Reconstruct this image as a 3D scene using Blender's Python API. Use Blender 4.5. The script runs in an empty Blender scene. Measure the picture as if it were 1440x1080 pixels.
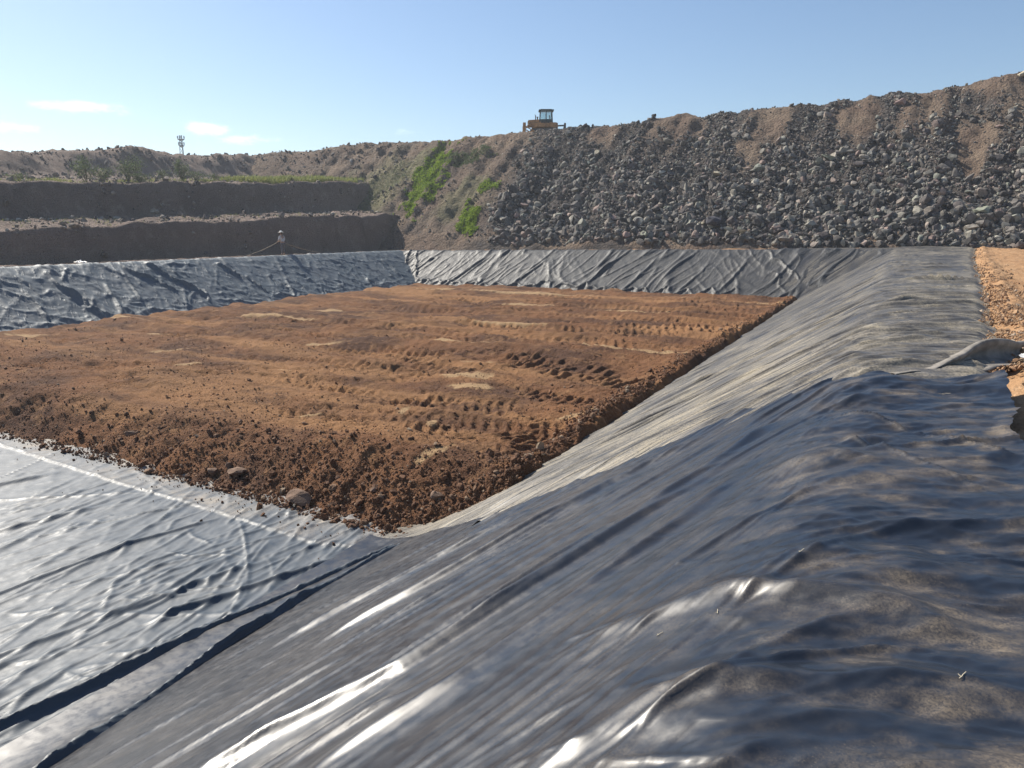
import bpy, bmesh, math, random
import numpy as np
from mathutils import Vector, Matrix, Euler

R = math.radians
random.seed(7)
rng = np.random.default_rng(11)
scn = bpy.context.scene
COL = scn.collection

# ------------------------------------------------------------------ camera
EYE = 1.72
cam_d = bpy.data.cameras.new('camera')
cam_d.sensor_width = 36.0
cam_d.lens = 26.25
cam_d.clip_start = 0.05
cam_d.clip_end = 5000
cam = bpy.data.objects.new('camera', cam_d)
COL.objects.link(cam)
cam.location = (0, 0, EYE)
cam.rotation_euler = (R(90 - 11.73), 0, R(27.2))
scn.camera = cam

# ------------------------------------------------------------------ light
# the sun stands to the left and a little ahead of the camera
SUN_AZ = R(27.2 + 49)          # angle left of +Y
SUN_EL = R(43)
sun_dir = Vector((-math.sin(SUN_AZ) * math.cos(SUN_EL), math.cos(SUN_AZ) * math.cos(SUN_EL), math.sin(SUN_EL)))
sd = bpy.data.lights.new('sun', 'SUN')
sd.energy = 5.0
sd.angle = R(0.53)
sd.color = (1.0, 0.93, 0.82)
sun = bpy.data.objects.new('sun', sd)
COL.objects.link(sun)
sun.rotation_euler = sun_dir.to_track_quat('Z', 'Y').to_euler()

world = bpy.data.worlds.new('World')
scn.world = world
world.use_nodes = True
wt = world.node_tree
wt.nodes.clear()
wo = wt.nodes.new('ShaderNodeOutputWorld')
bg = wt.nodes.new('ShaderNodeBackground')
bg.inputs['Strength'].default_value = 0.09
sky = wt.nodes.new('ShaderNodeTexSky')
sky.sky_type = 'NISHITA'
sky.sun_disc = False
sky.sun_elevation = SUN_EL
sky.sun_rotation = -SUN_AZ
sky.altitude = 100
sky.air_density = 1.0
sky.dust_density = 0.6
sky.ozone_density = 3.0
# a few small clouds low over the hill, laid out by direction in the sky itself
geo = wt.nodes.new('ShaderNodeTexCoord')


def wmath(op, a, b=None):
    n = wt.nodes.new('ShaderNodeMath')
    n.operation = op
    for i, v in enumerate((a, b)):
        if v is None:
            continue
        if isinstance(v, (int, float)):
            n.inputs[i].default_value = v
        else:
            wt.links.new(v, n.inputs[i])
    return n.outputs[0]


nrm = wt.nodes.new('ShaderNodeVectorMath')
nrm.operation = 'NORMALIZE'
wt.links.new(geo.outputs['Generated'], nrm.inputs[0])
sep = wt.nodes.new('ShaderNodeSeparateXYZ')
wt.links.new(nrm.outputs[0], sep.inputs[0])
az = wmath('ARCTAN2', wmath('MULTIPLY', sep.outputs[0], -1.0), sep.outputs[1])   # left of +Y
el = wmath('ARCSINE', sep.outputs[2])
wn = wt.nodes.new('ShaderNodeTexNoise')
wn.inputs['Scale'].default_value = 32.0
wn.inputs['Detail'].default_value = 6.0
wn.inputs['Roughness'].default_value = 0.62
mp = wt.nodes.new('ShaderNodeMapping')
mp.inputs['Scale'].default_value = (1, 1, 2.4)
wt.links.new(nrm.outputs[0], mp.inputs[0])
wt.links.new(mp.outputs[0], wn.inputs['Vector'])
cloud_sum = None
for (a0, e0, wa, we, amp) in ((R(56.2), R(7.6), R(3.6), R(.5), .85), (R(60.5), R(6.1), R(3.4), R(.6), .7),
                              (R(48.4), R(6.6), R(1.7), R(.62), 1.0), (R(46.0), R(6.05), R(2.8), R(.45), .8),
                              (R(34.7), R(6.9), R(2.6), R(.4), .5)):
    da = wmath('DIVIDE', wmath('SUBTRACT', az, a0), wa)
    de = wmath('DIVIDE', wmath('SUBTRACT', el, e0), we)
    r2 = wmath('ADD', wmath('MULTIPLY', da, da), wmath('MULTIPLY', de, de))
    g = wmath('MULTIPLY', wmath('POWER', 2.718, wmath('MULTIPLY', r2, -1.0)), amp)
    cloud_sum = g if cloud_sum is None else wmath('MAXIMUM', cloud_sum, g)
cm = wmath('ADD', wmath('MULTIPLY', wmath('SUBTRACT', wn.outputs['Fac'], 0.5), 2.2), wmath('SUBTRACT', wmath('MULTIPLY', cloud_sum, 1.5), 0.55))
cmr = wt.nodes.new('ShaderNodeMapRange')
cmr.interpolation_type = 'SMOOTHSTEP'
cmr.inputs['From Min'].default_value = 0.0
cmr.inputs['From Max'].default_value = 1.0
wt.links.new(cm, cmr.inputs[0])
cmx = wt.nodes.new('ShaderNodeMixRGB')
wt.links.new(wmath('MULTIPLY', cmr.outputs[0], 0.55), cmx.inputs[0])
wt.links.new(sky.outputs[0], cmx.inputs[1])
cmx.inputs[2].default_value = (12.0, 13.0, 14.2, 1)
wt.links.new(cmx.outputs[0], bg.inputs['Color'])
wt.links.new(bg.outputs[0], wo.inputs['Surface'])

scn.view_settings.view_transform = 'Standard'
scn.view_settings.look = 'None'
scn.view_settings.exposure = 0.55
scn.view_settings.gamma = 1.0
scn.cycles.max_bounces = 6
scn.cycles.volume_bounces = 0

# ------------------------------------------------------------------ noise helpers
_perm = np.random.default_rng(5).permutation(512).astype(np.int64)
_perm = np.concatenate([_perm, _perm, _perm])
_ga = np.random.default_rng(6).uniform(0, 2 * np.pi, 512)
_gx, _gy = np.cos(_ga), np.sin(_ga)


def perlin(x, y, seed=0):
    x = np.asarray(x, float) + seed * 17.31
    y = np.asarray(y, float) + seed * 9.77
    xi = np.floor(x).astype(np.int64)
    yi = np.floor(y).astype(np.int64)
    xf, yf = x - xi, y - yi
    u = xf * xf * xf * (xf * (xf * 6 - 15) + 10)
    v = yf * yf * yf * (yf * (yf * 6 - 15) + 10)

    def g(ix, iy, dx, dy):
        h = _perm[_perm[ix & 511] + (iy & 511)]
        return _gx[h] * dx + _gy[h] * dy
    a = g(xi, yi, xf, yf)
    b = g(xi + 1, yi, xf - 1, yf)
    c = g(xi, yi + 1, xf, yf - 1)
    d = g(xi + 1, yi + 1, xf - 1, yf - 1)
    return ((a + u * (b - a)) * (1 - v) + (c + u * (d - c)) * v) * 1.5


def fbm(x, y, o=4, seed=0, gain=0.5, lac=2.03):
    s, a = 0.0, 1.0
    for i in range(o):
        s = s + a * perlin(x, y, seed + i * 3)
        x, y, a = x * lac, y * lac, a * gain
    return s


def ridged(x, y, o=3, seed=0, gain=0.5, sharp=2.0, soft=.07):
    s, a = 0.0, 1.0
    for i in range(o):
        p_ = perlin(x, y, seed + i * 5)
        n = 1.06 - np.sqrt(p_ * p_ + soft * soft) * 1.6
        s = s + a * np.clip(n, 0, 1) ** sharp
        x, y, a = x * 2.1, y * 2.1, a * gain
    return s


def sstep(a, b, x):
    t = np.clip((np.asarray(x, float) - a) / (b - a), 0, 1)
    return t * t * (3 - 2 * t)


def polydist(x, y, pts):
    """distance to a polyline and the 0..1 place along it"""
    best = np.full(np.shape(x), 1e9)
    par = np.zeros(np.shape(x))
    n = len(pts) - 1
    for i in range(n):
        ax, ay = pts[i]
        bx, by = pts[i + 1]
        dx, dy = bx - ax, by - ay
        t = np.clip(((x - ax) * dx + (y - ay) * dy) / (dx * dx + dy * dy), 0, 1)
        d = np.hypot(x - ax - t * dx, y - ay - t * dy)
        m = d < best
        best = np.where(m, d, best)
        par = np.where(m, (i + t) / n, par)
    return best, par


def ridge_line(x, y, pts, w, h, taper=.25, wob=.05, seed=0):
    wx = perlin(x * 1.3, y * 1.3, seed + 40) * wob * 2
    d, t = polydist(x + wx, y + wx, pts)
    ends = sstep(0, taper, t) * sstep(0, taper, 1 - t)
    return h * ends * (0.8 + .3 * perlin(t * 3.1, t * 0 + seed, seed)) / (1 + (d / w) ** 2) ** 2


def wrinkle(X, Y, pts, w, h, taper=.3):
    """one discrete crease, worked out only where it matters"""
    p = np.array(pts)
    m = (X > p[:, 0].min() - 5 * w) & (X < p[:, 0].max() + 5 * w) & (Y > p[:, 1].min() - 5 * w) & (Y < p[:, 1].max() + 5 * w)
    out = np.zeros(X.shape)
    if not m.any():
        return out
    d, t = polydist(X[m], Y[m], pts)
    out[m] = h * sstep(0, taper, t) * sstep(0, taper, 1 - t) / (1 + (d / w) ** 2) ** 2
    return out


def trace(x0, y0, run, ms, mc, r, jit=.12, step=.35):
    """path of a taut wrinkle: slanting up the slope, turning across the crest"""
    pts = [(x0, y0)]
    k = 1 + r.normal() * jit
    x, y = x0, y0
    while x < x0 + run:
        f = 1 / (1 + math.exp(-(x + .5) / .25))
        x += step
        y += step * ((ms * (1 - f) + mc * f) * k + r.normal() * .08)
        pts.append((x, y))
    return pts


def spaced(segments):
    """[(a, b, step), ...] to one sorted coordinate array"""
    out = []
    for a, b, st in segments:
        n = max(1, int(round((b - a) / st)))
        out.append(np.linspace(a, b, n, endpoint=False))
    out.append(np.array([segments[-1][1]]))
    return np.concatenate(out)


# ------------------------------------------------------------------ object helpers
def link(name, me, mat, parent=None):
    o = bpy.data.objects.new(name, me)
    COL.objects.link(o)
    if mat is not None:
        for m in (mat if isinstance(mat, (list, tuple)) else [mat]):
            me.materials.append(m)
    if parent is not None:
        o.parent = parent
    return o


def fast_mesh(name, co, faces, smooth=True):
    """co (n,3), faces (m,k)"""
    me = bpy.data.meshes.new(name)
    n, (m, k) = len(co), faces.shape
    me.vertices.add(n)
    me.vertices.foreach_set('co', np.ascontiguousarray(co, dtype=np.float32).ravel())
    me.loops.add(m * k)
    me.loops.foreach_set('vertex_index', np.ascontiguousarray(faces, dtype=np.int32).ravel())
    me.polygons.add(m)
    me.polygons.foreach_set('loop_start', np.arange(0, m * k, k, dtype=np.int32))
    me.polygons.foreach_set('use_smooth', np.full(m, smooth, dtype=bool))
    me.update(calc_edges=True)
    return me


def grid_mesh(name, X, Y, Z, smooth=True):
    ny, nx = X.shape
    co = np.stack([X, Y, Z], -1).reshape(-1, 3)
    i = np.arange(ny * nx).reshape(ny, nx)
    f = np.stack([i[:-1, :-1], i[:-1, 1:], i[1:, 1:], i[1:, :-1]], -1).reshape(-1, 4)
    return fast_mesh(name, co, f, smooth)


def set_attr(me, name, arr):
    a = me.attributes.new(name, 'FLOAT', 'POINT')
    a.data.foreach_set('value', np.ascontiguousarray(arr, dtype=np.float32).ravel())


def tag(o, label=None, cat=None, group=None, kind=None):
    if label:
        o['label'] = label
    if cat:
        o['category'] = cat
    if group:
        o['group'] = group
    if kind:
        o['kind'] = kind
    return o


def empty(name, loc, rz=0, scale=1.0):
    o = bpy.data.objects.new(name, None)
    COL.objects.link(o)
    o.location = loc
    o.rotation_euler = (0, 0, rz)
    o.scale = (scale,) * 3
    o.empty_display_size = .1
    return o


class MB:
    """collects shaped pieces into one mesh"""

    def __init__(self):
        self.bm = bmesh.new()

    def box(self, c, s, rot=(0, 0, 0), bevel=0.0, taper=None):
        r = bmesh.ops.create_cube(self.bm, size=1.0)
        vs = r['verts']
        for v in vs:
            v.co = Vector((v.co.x * s[0], v.co.y * s[1], v.co.z * s[2]))
            if taper and v.co.z > 0:
                v.co.x *= taper
                v.co.y *= taper
        if bevel:
            es = list({e for v in vs for e in v.link_edges})
            rr = bmesh.ops.bevel(self.bm, geom=es, offset=bevel, segments=2, affect='EDGES', profile=.5)
            vs = list({v for f in rr['faces'] for v in f.verts} | {v for v in vs if v.is_valid})
        M = Matrix.Translation(c) @ Euler(rot).to_matrix().to_4x4()
        bmesh.ops.transform(self.bm, matrix=M, verts=vs)
        return self

    def prism(self, pts, y0, y1):
        """outline in x-z pulled from y0 to y1"""
        a = [self.bm.verts.new((p[0], y0, p[1])) for p in pts]
        b = [self.bm.verts.new((p[0], y1, p[1])) for p in pts]
        n = len(pts)
        self.bm.faces.new(a)
        self.bm.faces.new(b[::-1])
        for i in range(n):
            self.bm.faces.new((a[i], b[i], b[(i + 1) % n], a[(i + 1) % n]))
        return self

    def tube(self, pts, rad, seg=8):
        pts = [Vector(p) for p in pts]
        rs = rad if isinstance(rad, (list, tuple)) else [rad] * len(pts)
        rings = []
        for i, p in enumerate(pts):
            d = (pts[min(i + 1, len(pts) - 1)] - pts[max(i - 1, 0)]).normalized()
            up = Vector((0, 0, 1)) if abs(d.z) < .9 else Vector((1, 0, 0))
            u = d.cross(up).normalized()
            w = d.cross(u).normalized()
            rings.append([self.bm.verts.new(p + rs[i] * (math.cos(2 * math.pi * k / seg) * u + math.sin(2 * math.pi * k / seg) * w)) for k in range(seg)])
        for a, b in zip(rings[:-1], rings[1:]):
            for k in range(seg):
                self.bm.faces.new((a[k], a[(k + 1) % seg], b[(k + 1) % seg], b[k]))
        self.bm.faces.new(rings[0][::-1])
        self.bm.faces.new(rings[-1])
        return self

    def build(self, name, mat, parent=None, smooth=False):
        bmesh.ops.recalc_face_normals(self.bm, faces=self.bm.faces[:])
        me = bpy.data.meshes.new(name)
        self.bm.to_mesh(me)
        self.bm.free()
        if smooth:
            for p in me.polygons:
                p.use_smooth = True
        return link(name, me, mat, parent)


# ------------------------------------------------------------------ materials
class NT:
    def __init__(self, name):
        self.m = bpy.data.materials.new(name)
        self.m.use_nodes = True
        self.t = self.m.node_tree
        self.t.nodes.clear()
        self.out = self.n('ShaderNodeOutputMaterial')
        self.p = self.n('ShaderNodeBsdfPrincipled')
        self.l(self.p.outputs[0], self.out.inputs[0])
        self._pos = None

    def n(self, ty, **kw):
        x = self.t.nodes.new(ty)
        for k, v in kw.items():
            setattr(x, k, v)
        return x

    def l(self, a, b):
        self.t.links.new(a, b)

    def put(self, v, sock):
        if isinstance(v, bpy.types.NodeSocket):
            self.l(v, sock)
        else:
            if isinstance(v, (tuple, list)) and len(v) == 3 and sock.type == 'RGBA':
                v = tuple(v) + (1,)
            sock.default_value = v

    def pos(self):
        if self._pos is None:
            self._pos = self.n('ShaderNodeTexCoord').outputs['Object']
        return self._pos

    def map(self, scale=(1, 1, 1), rot=(0, 0, 0), vec=None):
        m = self.n('ShaderNodeMapping')
        m.inputs['Scale'].default_value = scale
        m.inputs['Rotation'].default_value = rot
        self.l(vec or self.pos(), m.inputs[0])
        return m.outputs[0]

    def noise(self, scale, detail=4, rough=.55, vec=None, dist=0.0):
        x = self.n('ShaderNodeTexNoise')
        x.inputs['Scale'].default_value = scale
        x.inputs['Detail'].default_value = detail
        x.inputs['Roughness'].default_value = rough
        x.inputs['Distortion'].default_value = dist
        self.l(vec or self.pos(), x.inputs['Vector'])
        return x.outputs['Fac']

    def voro(self, scale, vec=None, feature='F1', out='Distance'):
        x = self.n('ShaderNodeTexVoronoi', feature=feature)
        x.inputs['Scale'].default_value = scale
        self.l(vec or self.pos(), x.inputs['Vector'])
        return x.outputs[out]

    def mr(self, v, a, b, c=0.0, d=1.0, smooth=True):
        x = self.n('ShaderNodeMapRange')
        if smooth:
            x.interpolation_type = 'SMOOTHSTEP'
        for i, q in enumerate((a, b, c, d)):
            x.inputs[i + 1].default_value = q
        self.put(v, x.inputs[0])
        return x.outputs[0]

    def math(self, op, a, b=0.0):
        x = self.n('ShaderNodeMath', operation=op)
        self.put(a, x.inputs[0])
        self.put(b, x.inputs[1])
        return x.outputs[0]

    def mix(self, f, a, b, mode='MIX'):
        x = self.n('ShaderNodeMixRGB', blend_type=mode)
        self.put(f, x.inputs[0])
        self.put(a, x.inputs[1])
        self.put(b, x.inputs[2])
        return x.outputs[0]

    def attr(self, name):
        return self.n('ShaderNodeAttribute', attribute_name=name).outputs['Fac']

    def objrand(self):
        return self.n('ShaderNodeObjectInfo').outputs['Random']

    def ramp(self, f, stops, interp='LINEAR'):
        x = self.n('ShaderNodeValToRGB')
        x.color_ramp.interpolation = interp
        e = x.color_ramp.elements
        while len(e) < len(stops):
            e.new(.5)
        for i, (p, c) in enumerate(stops):
            e[i].position = p
            e[i].color = tuple(c) + (1,)
        self.put(f, x.inputs[0])
        return x.outputs[0]

    def bump(self, h, strength=.5, dist=.02, nrm=None):
        x = self.n('ShaderNodeBump')
        x.inputs['Strength'].default_value = strength
        x.inputs['Distance'].default_value = dist
        self.put(h, x.inputs['Height'])
        if nrm is not None:
            self.l(nrm, x.inputs['Normal'])
        return x.outputs[0]

    def fin(self, col=None, rough=None, nrm=None, spec=None, metal=None):
        if col is not None:
            self.put(col, self.p.inputs['Base Color'])
        if rough is not None:
            self.put(rough, self.p.inputs['Roughness'])
        if nrm is not None:
            self.put(nrm, self.p.inputs['Normal'])
        if spec is not None:
            self.put(spec, self.p.inputs['Specular IOR Level'])
        if metal is not None:
            self.put(metal, self.p.inputs['Metallic'])
        return self.m


def plain(name, col, rough=.6, metal=0.0, var=.25, scale=6, bump=0.0):
    t = NT(name)
    f = t.mr(t.noise(scale, 5), .3, .7, 1 - var, 1 + var)
    c = t.mix(1.0, col, f, 'MULTIPLY')
    nr = t.bump(t.noise(scale * 6, 3), bump, .01) if bump else None
    return t.fin(c, rough, nr, None, metal)


def liner_mat(name, base=(.013, .015, .018), dust=(.30, .24, .16), rough=.34, stretch=6.0, dust_gain=1.0, bstr=.5, speck=.3, bdist=.006, fleck=.0, al=1.0, spec=.5, lo=.12, grain=38.0, dimple=.5):
    t = NT(name)
    d = t.attr('dust')
    cx = t.n('ShaderNodeCombineXYZ')
    t.l(t.attr('along'), cx.inputs[0])
    t.l(t.attr('across'), cx.inputs[1])
    v = t.map((al, stretch, 1), (0, 0, 0), cx.outputs[0])
    streak = t.noise(2.0, 10, .7, v, .1)
    blot = t.noise(1.9, 10, .72, t.map((.75, 1.25, 1)), .5)
    tm = t.n('ShaderNodeMix')
    t.l(t.attr('taut'), tm.inputs[0])
    t.l(blot, tm.inputs[2])
    t.l(streak, tm.inputs[3])
    streak = tm.outputs[0]
    fine = t.noise(grain, 6, .75)
    film = t.math('MULTIPLY', d, t.mr(streak, .36, .64, lo, 1.35))
    film = t.math('MULTIPLY', film, t.mr(fine, .34, .62, .35, 1.3))
    sp = t.mr(t.noise(160.0, 2, .5), .60, .72)
    film = t.math('ADD', film, t.math('MULTIPLY', t.math('MULTIPLY', sp, d), speck))
    film = t.math('MINIMUM', t.math('MULTIPLY', film, dust_gain), .92)
    tone = t.mix(t.mr(t.noise(1.4, 3), .3, .7), dust, tuple(c * q for c, q in zip(dust, (.72, .74, .84))))
    c = t.mix(film, base, tone)
    ro = t.math('ADD', t.math('MULTIPLY', film, .42), t.mr(t.noise(9, 4), .3, .7, rough - .05, rough + .08))
    ro = t.math('MINIMUM', ro, .9)
    b1 = t.noise(7.0, 5, .6, v, .3)
    b2 = t.noise(11.0, 3, .5)
    hh = t.math('ADD', t.math('MULTIPLY', b1, .8), t.math('MULTIPLY', b2, dimple))
    nr = t.bump(hh, bstr, bdist)
    if fleck:
        fk = t.math('MULTIPLY', t.mr(t.noise(2.6, 4, .6, v, .2), .52, .72), t.attr('taut'))
        nr = t.bump(fk, .9, fleck, nr)
    return t.fin(c, ro, nr, spec)


def earth_mat(name, a, b, c, scale=1.0, bstr=.7, bdist=.04, patch=None, band=None):
    """three tones of loose earth, clods in the bump"""
    t = NT(name)
    n1 = t.noise(.35 * scale, 6, .6, None, .4)
    n2 = t.noise(2.2 * scale, 6, .65)
    n3 = t.noise(24 * scale, 4, .6)
    col = t.mix(t.mr(n1, .35, .66), a, b)
    col = t.mix(t.math('MULTIPLY', t.mr(n2, .5, .72), .8), col, c)
    col = t.mix(.55, col, t.mr(n3, .2, .8, .45, 1.5, False), 'MULTIPLY')
    if band:
        bn = t.noise(1.0, 5, .6, t.map((.07, .42, .3), (0, 0, .06)), .3)
        col = t.mix(t.math('MULTIPLY', t.mr(bn, .48, .64), .75), col, band)
    if patch:
        col = t.mix(t.math('MINIMUM', t.math('MULTIPLY', t.attr('patch'), t.mr(n2, .25, .6, .5, 1.0)), 1.0), col, patch)
    v = t.voro(17 * scale)
    v2 = t.voro(41 * scale)
    v3 = t.noise(75 * scale, 3, .6)
    h = t.math('ADD', t.math('ADD', t.math('MULTIPLY', v, -.6), t.math('MULTIPLY', v3, .5)), t.math('ADD', t.math('MULTIPLY', n3, .8), t.math('MULTIPLY', v2, -.4)))
    return t.fin(col, .95, t.bump(h, bstr, bdist), .2)


def rock_mat(name, rnd, stops, bstr=.5):
    t = NT(name)
    r = t.objrand() if rnd == 'object' else t.attr('tint')
    base = t.ramp(r, stops)
    n = t.noise(2.6, 6, .65)
    col = t.mix(.85, base, t.mr(n, .25, .75, .4, 1.35, False), 'MULTIPLY')
    return t.fin(col, .88, t.bump(t.noise(9, 5, .65), bstr, .05), .3)


GREY = [(0.0, (.045, .041, .04)), (.14, (.085, .078, .074)), (.3, (.17, .155, .14)), (.44, (.115, .095, .09)), (.56, (.22, .205, .18)),
        (.68, (.095, .096, .092)), (.8, (.36, .33, .27)), (.9, (.27, .19, .165)), (.96, (.20, .21, .17)), (1.0, (.48, .45, .38))]
CLOD = [(0.0, (.10, .052, .03)), (.3, (.17, .082, .04)), (.55, (.22, .11, .055)), (.75, (.15, .08, .048)), (.92, (.25, .15, .09)), (1.0, (.30, .23, .16))]
M_rock = rock_mat('quarry_rock', 'object', GREY)
M_rubble = rock_mat('quarry_rubble', 'attr', GREY)
M_clod = rock_mat('clod_earth', 'object', CLOD)
M_crumbs = rock_mat('crumb_earth', 'attr', CLOD)
M_soil = earth_mat('red_brown_soil', (.185, .087, .040), (.086, .044, .027), (.25, .137, .066), 1.0, .8, .05, (.37, .245, .13), (.31, .165, .075))
M_road = earth_mat('orange_dirt', (.42, .25, .13), (.34, .19, .095), (.48, .32, .19), 1.2, .7, .035)
M_hill = earth_mat('brown_cut_earth', (.35, .265, .22), (.26, .20, .17), (.43, .34, .275), .5, 1.0, .3)


def bank_material():
    t = NT('rubble_bank_earth')
    n1 = t.noise(.22, 6, .6, None, .5)
    n2 = t.noise(1.6, 6, .65)
    n3 = t.noise(11, 4, .65)
    grey = t.mix(t.mr(n2, .3, .7), (.055, .047, .043), (.105, .088, .077))
    brown = t.mix(t.mr(n1, .35, .65), (.155, .108, .08), (.215, .16, .115))
    olive = t.mix(t.mr(n2, .3, .7), (.12, .125, .06), (.20, .175, .10))
    c = t.mix(t.attr('earth'), grey, brown)
    c = t.mix(t.attr('scrub'), c, olive)
    c = t.mix(.6, c, t.mr(n3, .2, .8, .4, 1.6, False), 'MULTIPLY')
    h = t.math('ADD', t.math('MULTIPLY', t.voro(4.5), -.9), n3)
    return t.fin(c, .95, t.bump(h, .9, .2), .2)


M_bank = bank_material()
M_lin_near = liner_mat('black_liner_near', (.009, .013, .021), (.24, .185, .12), .33, 9, .66, .10, .9, .005, 0, .25, .75, .3, 85.0, 0)
M_lin_far = liner_mat('dusty_liner', (.03, .031, .034), (.40, .34, .235), .36, 9, 1.0, .3, .3, .010, .02, .22, .7, .12, 38.0, .1)
M_lin_floor = liner_mat('floor_liner', (.036, .053, .072), (.40, .35, .28), .52, 2.0, 1.0, .2, .3, .006, 0, .6, .6, .12, 38.0, .1)
M_lin_back = liner_mat('back_liner', (.030, .032, .035), (.26, .235, .195), .52, 3.0, 1.0, .5, .3, .015, .02)
M_lin_left = liner_mat('left_liner', (.07, .094, .112), (.36, .35, .33), .58, 2.0, 1.0, .5, .3, .015, .03)


# ------------------------------------------------------------------ the pit: one analytic surface, every sheet lies on it
def zc(y):
    return .43 * np.clip((np.asarray(y, float) - 12) / 44, 0, 1)


def smax(a, b, k):
    h = np.clip(.5 + .5 * (a - b) / k, 0, 1)
    return b + (a - b) * h + k * h * (1 - h)


FLOOR_Z, PAD_Z = -3.44, -2.63


def pit_r(x, y):
    c = zc(y)
    g = 5.0 / (2.63 + c)
    d = -.4 - x
    dd = .5 * (d + np.sqrt(d * d + .12))          # rounded crest
    return c - dd / g + .03


def pit_b(x, y):
    zb = -.16 + (x + 39.2) / 39 * .59
    d = 55 - y
    dd = .5 * (d + np.sqrt(d * d + .03))
    return zb - dd / 1.45


def pit_l(x, y):
    d = x + 39.2
    dd = .5 * (d + np.sqrt(d * d + .03))
    return -.16 - dd / 1.6


def pit_n(x, y):
    d = y + 22
    return 0.0 - np.maximum(d, 0) / 1.6


def pit(x, y):
    f = smax(np.full(np.shape(x), FLOOR_Z), pit_r(x, y), .25)
    f = smax(f, pit_l(x, y), .2)
    f = smax(f, pit_n(x, y), .2)
    return smax(f, pit_b(x, y), .12)


def liner_edge(y):
    y = np.asarray(y, float)
    return np.interp(y, [-10, 3, 6.8, 12.2, 22, 40, 58.6], [.9, .92, 1.0, 1.32, 2.0, 3.0, 4.3]) + .10 * perlin(y * .9, y * 0, 3) + .04 * perlin(y * 4, y * 0, 8)


# ------------------------------------------------------------------ ground
def build_ground():
    xs = spaced([(-140, -60, 10), (-60, -39.5, 1.0), (-39.5, -8, .8), (-8, -.6, .4), (-.6, .6, .15), (.6, 8, .05), (8, 20, .3), (20, 60, 2), (60, 140, 10)])
    ys = spaced([(-140, -30, 10), (-30, 0, 1.5), (0, 3, .3), (3, 22, .07), (22, 60, .2), (60, 140, 10)])
    X, Y = np.meshgrid(xs, ys)
    inside = (X > -39.3) & (X < 1) & (Y > -22.2) & (Y < 55.6)
    P = pit(X, Y) - .22
    crest = zc(Y) * sstep(-30, 0, X) - .16 * (1 - sstep(-39, -20, X))
    crest = np.where(Y > 54, -.16 + np.clip((X + 39.2) / 39, 0, 1) * .59, crest)
    rough = sstep(-.2, .5, X - liner_edge(Y))
    det = .035 * fbm(X * 1.1, Y * 1.1, 4, 2) + .03 * ridged(X * 2.2, Y * 1.6, 3, 4) + .012 * fbm(X * 9, Y * 9, 3, 9)
    # a low windrow of loose dirt along the liner's edge and wheel ruts in the road
    e = X - liner_edge(Y)
    wind = .12 * np.exp(-((e - .35 - .25 * perlin(Y * .3, Y * 0, 5)) / .3) ** 2) * (.6 + .8 * np.clip(fbm(X * 2, Y * 1.6, 3, 6) + .4, 0, 1)) * sstep(8, 14, Y)
    rut = -.05 * np.exp(-((e - 2.6) / .28) ** 2) - .05 * np.exp(-((e - 4.6) / .28) ** 2)
    road = crest + .55 * sstep(6, 16, X) * 0 + rough * (det + wind + rut - .02)
    lip = -.10 * (1 - rough)
    Zo = road + lip
    strip = sstep(55.2, 56.2, Y) * (.05 + .12 * np.clip(fbm(X * .8, Y * 1.5, 3, 12), -.3, 1))
    Z = np.where(inside, np.minimum(P, crest - .10), Zo + strip)
    me = grid_mesh('ground', X, Y, Z)
    o = link('ground', me, M_road)
    tag(o, kind='structure')
    return o


build_ground()


# ------------------------------------------------------------------ soil pad on the pit floor
def tread_lane(X, Y, pts, width, pitch, depth, seed, skew=0.35):
    """grouser marks of a crawler track along a polyline"""
    dz = np.zeros_like(X)
    press = np.zeros_like(X)
    run = 0.0
    for (ax, ay), (bx, by) in zip(pts[:-1], pts[1:]):
        L = math.hypot(bx - ax, by - ay)
        ux, uy = (bx - ax) / L, (by - ay) / L
        s = (X - ax) * ux + (Y - ay) * uy
        q = -(X - ax) * uy + (Y - ay) * ux
        q = q + .25 * perlin(s * .5, s * 0, seed) + .12 * perlin(X * 3, Y * 3, seed + 5)
        m = sstep(0, .4, s) * sstep(0, .4, L - s) * sstep(width * .5, width * .38, np.abs(q))
        wear = np.clip(.6 + 1.1 * fbm(X * .7, Y * .7, 3, seed + 3), 0, 1.0) * np.clip(.75 + .9 * perlin(X * 2.6, Y * 2.6, seed + 8), .1, 1.2)
        ph = (s + run + q * skew) / pitch + .16 * perlin(X * 1.2, Y * 1.2, seed + 1) + .06 * perlin(X * 5, Y * 5, seed + 2)
        saw = np.abs((ph % 1) - .5) * 2
        dz = dz + m * wear * depth * (sstep(.35, .8, saw) - .45)
        press = np.maximum(press, m)
        run += L
    return dz, press


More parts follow.
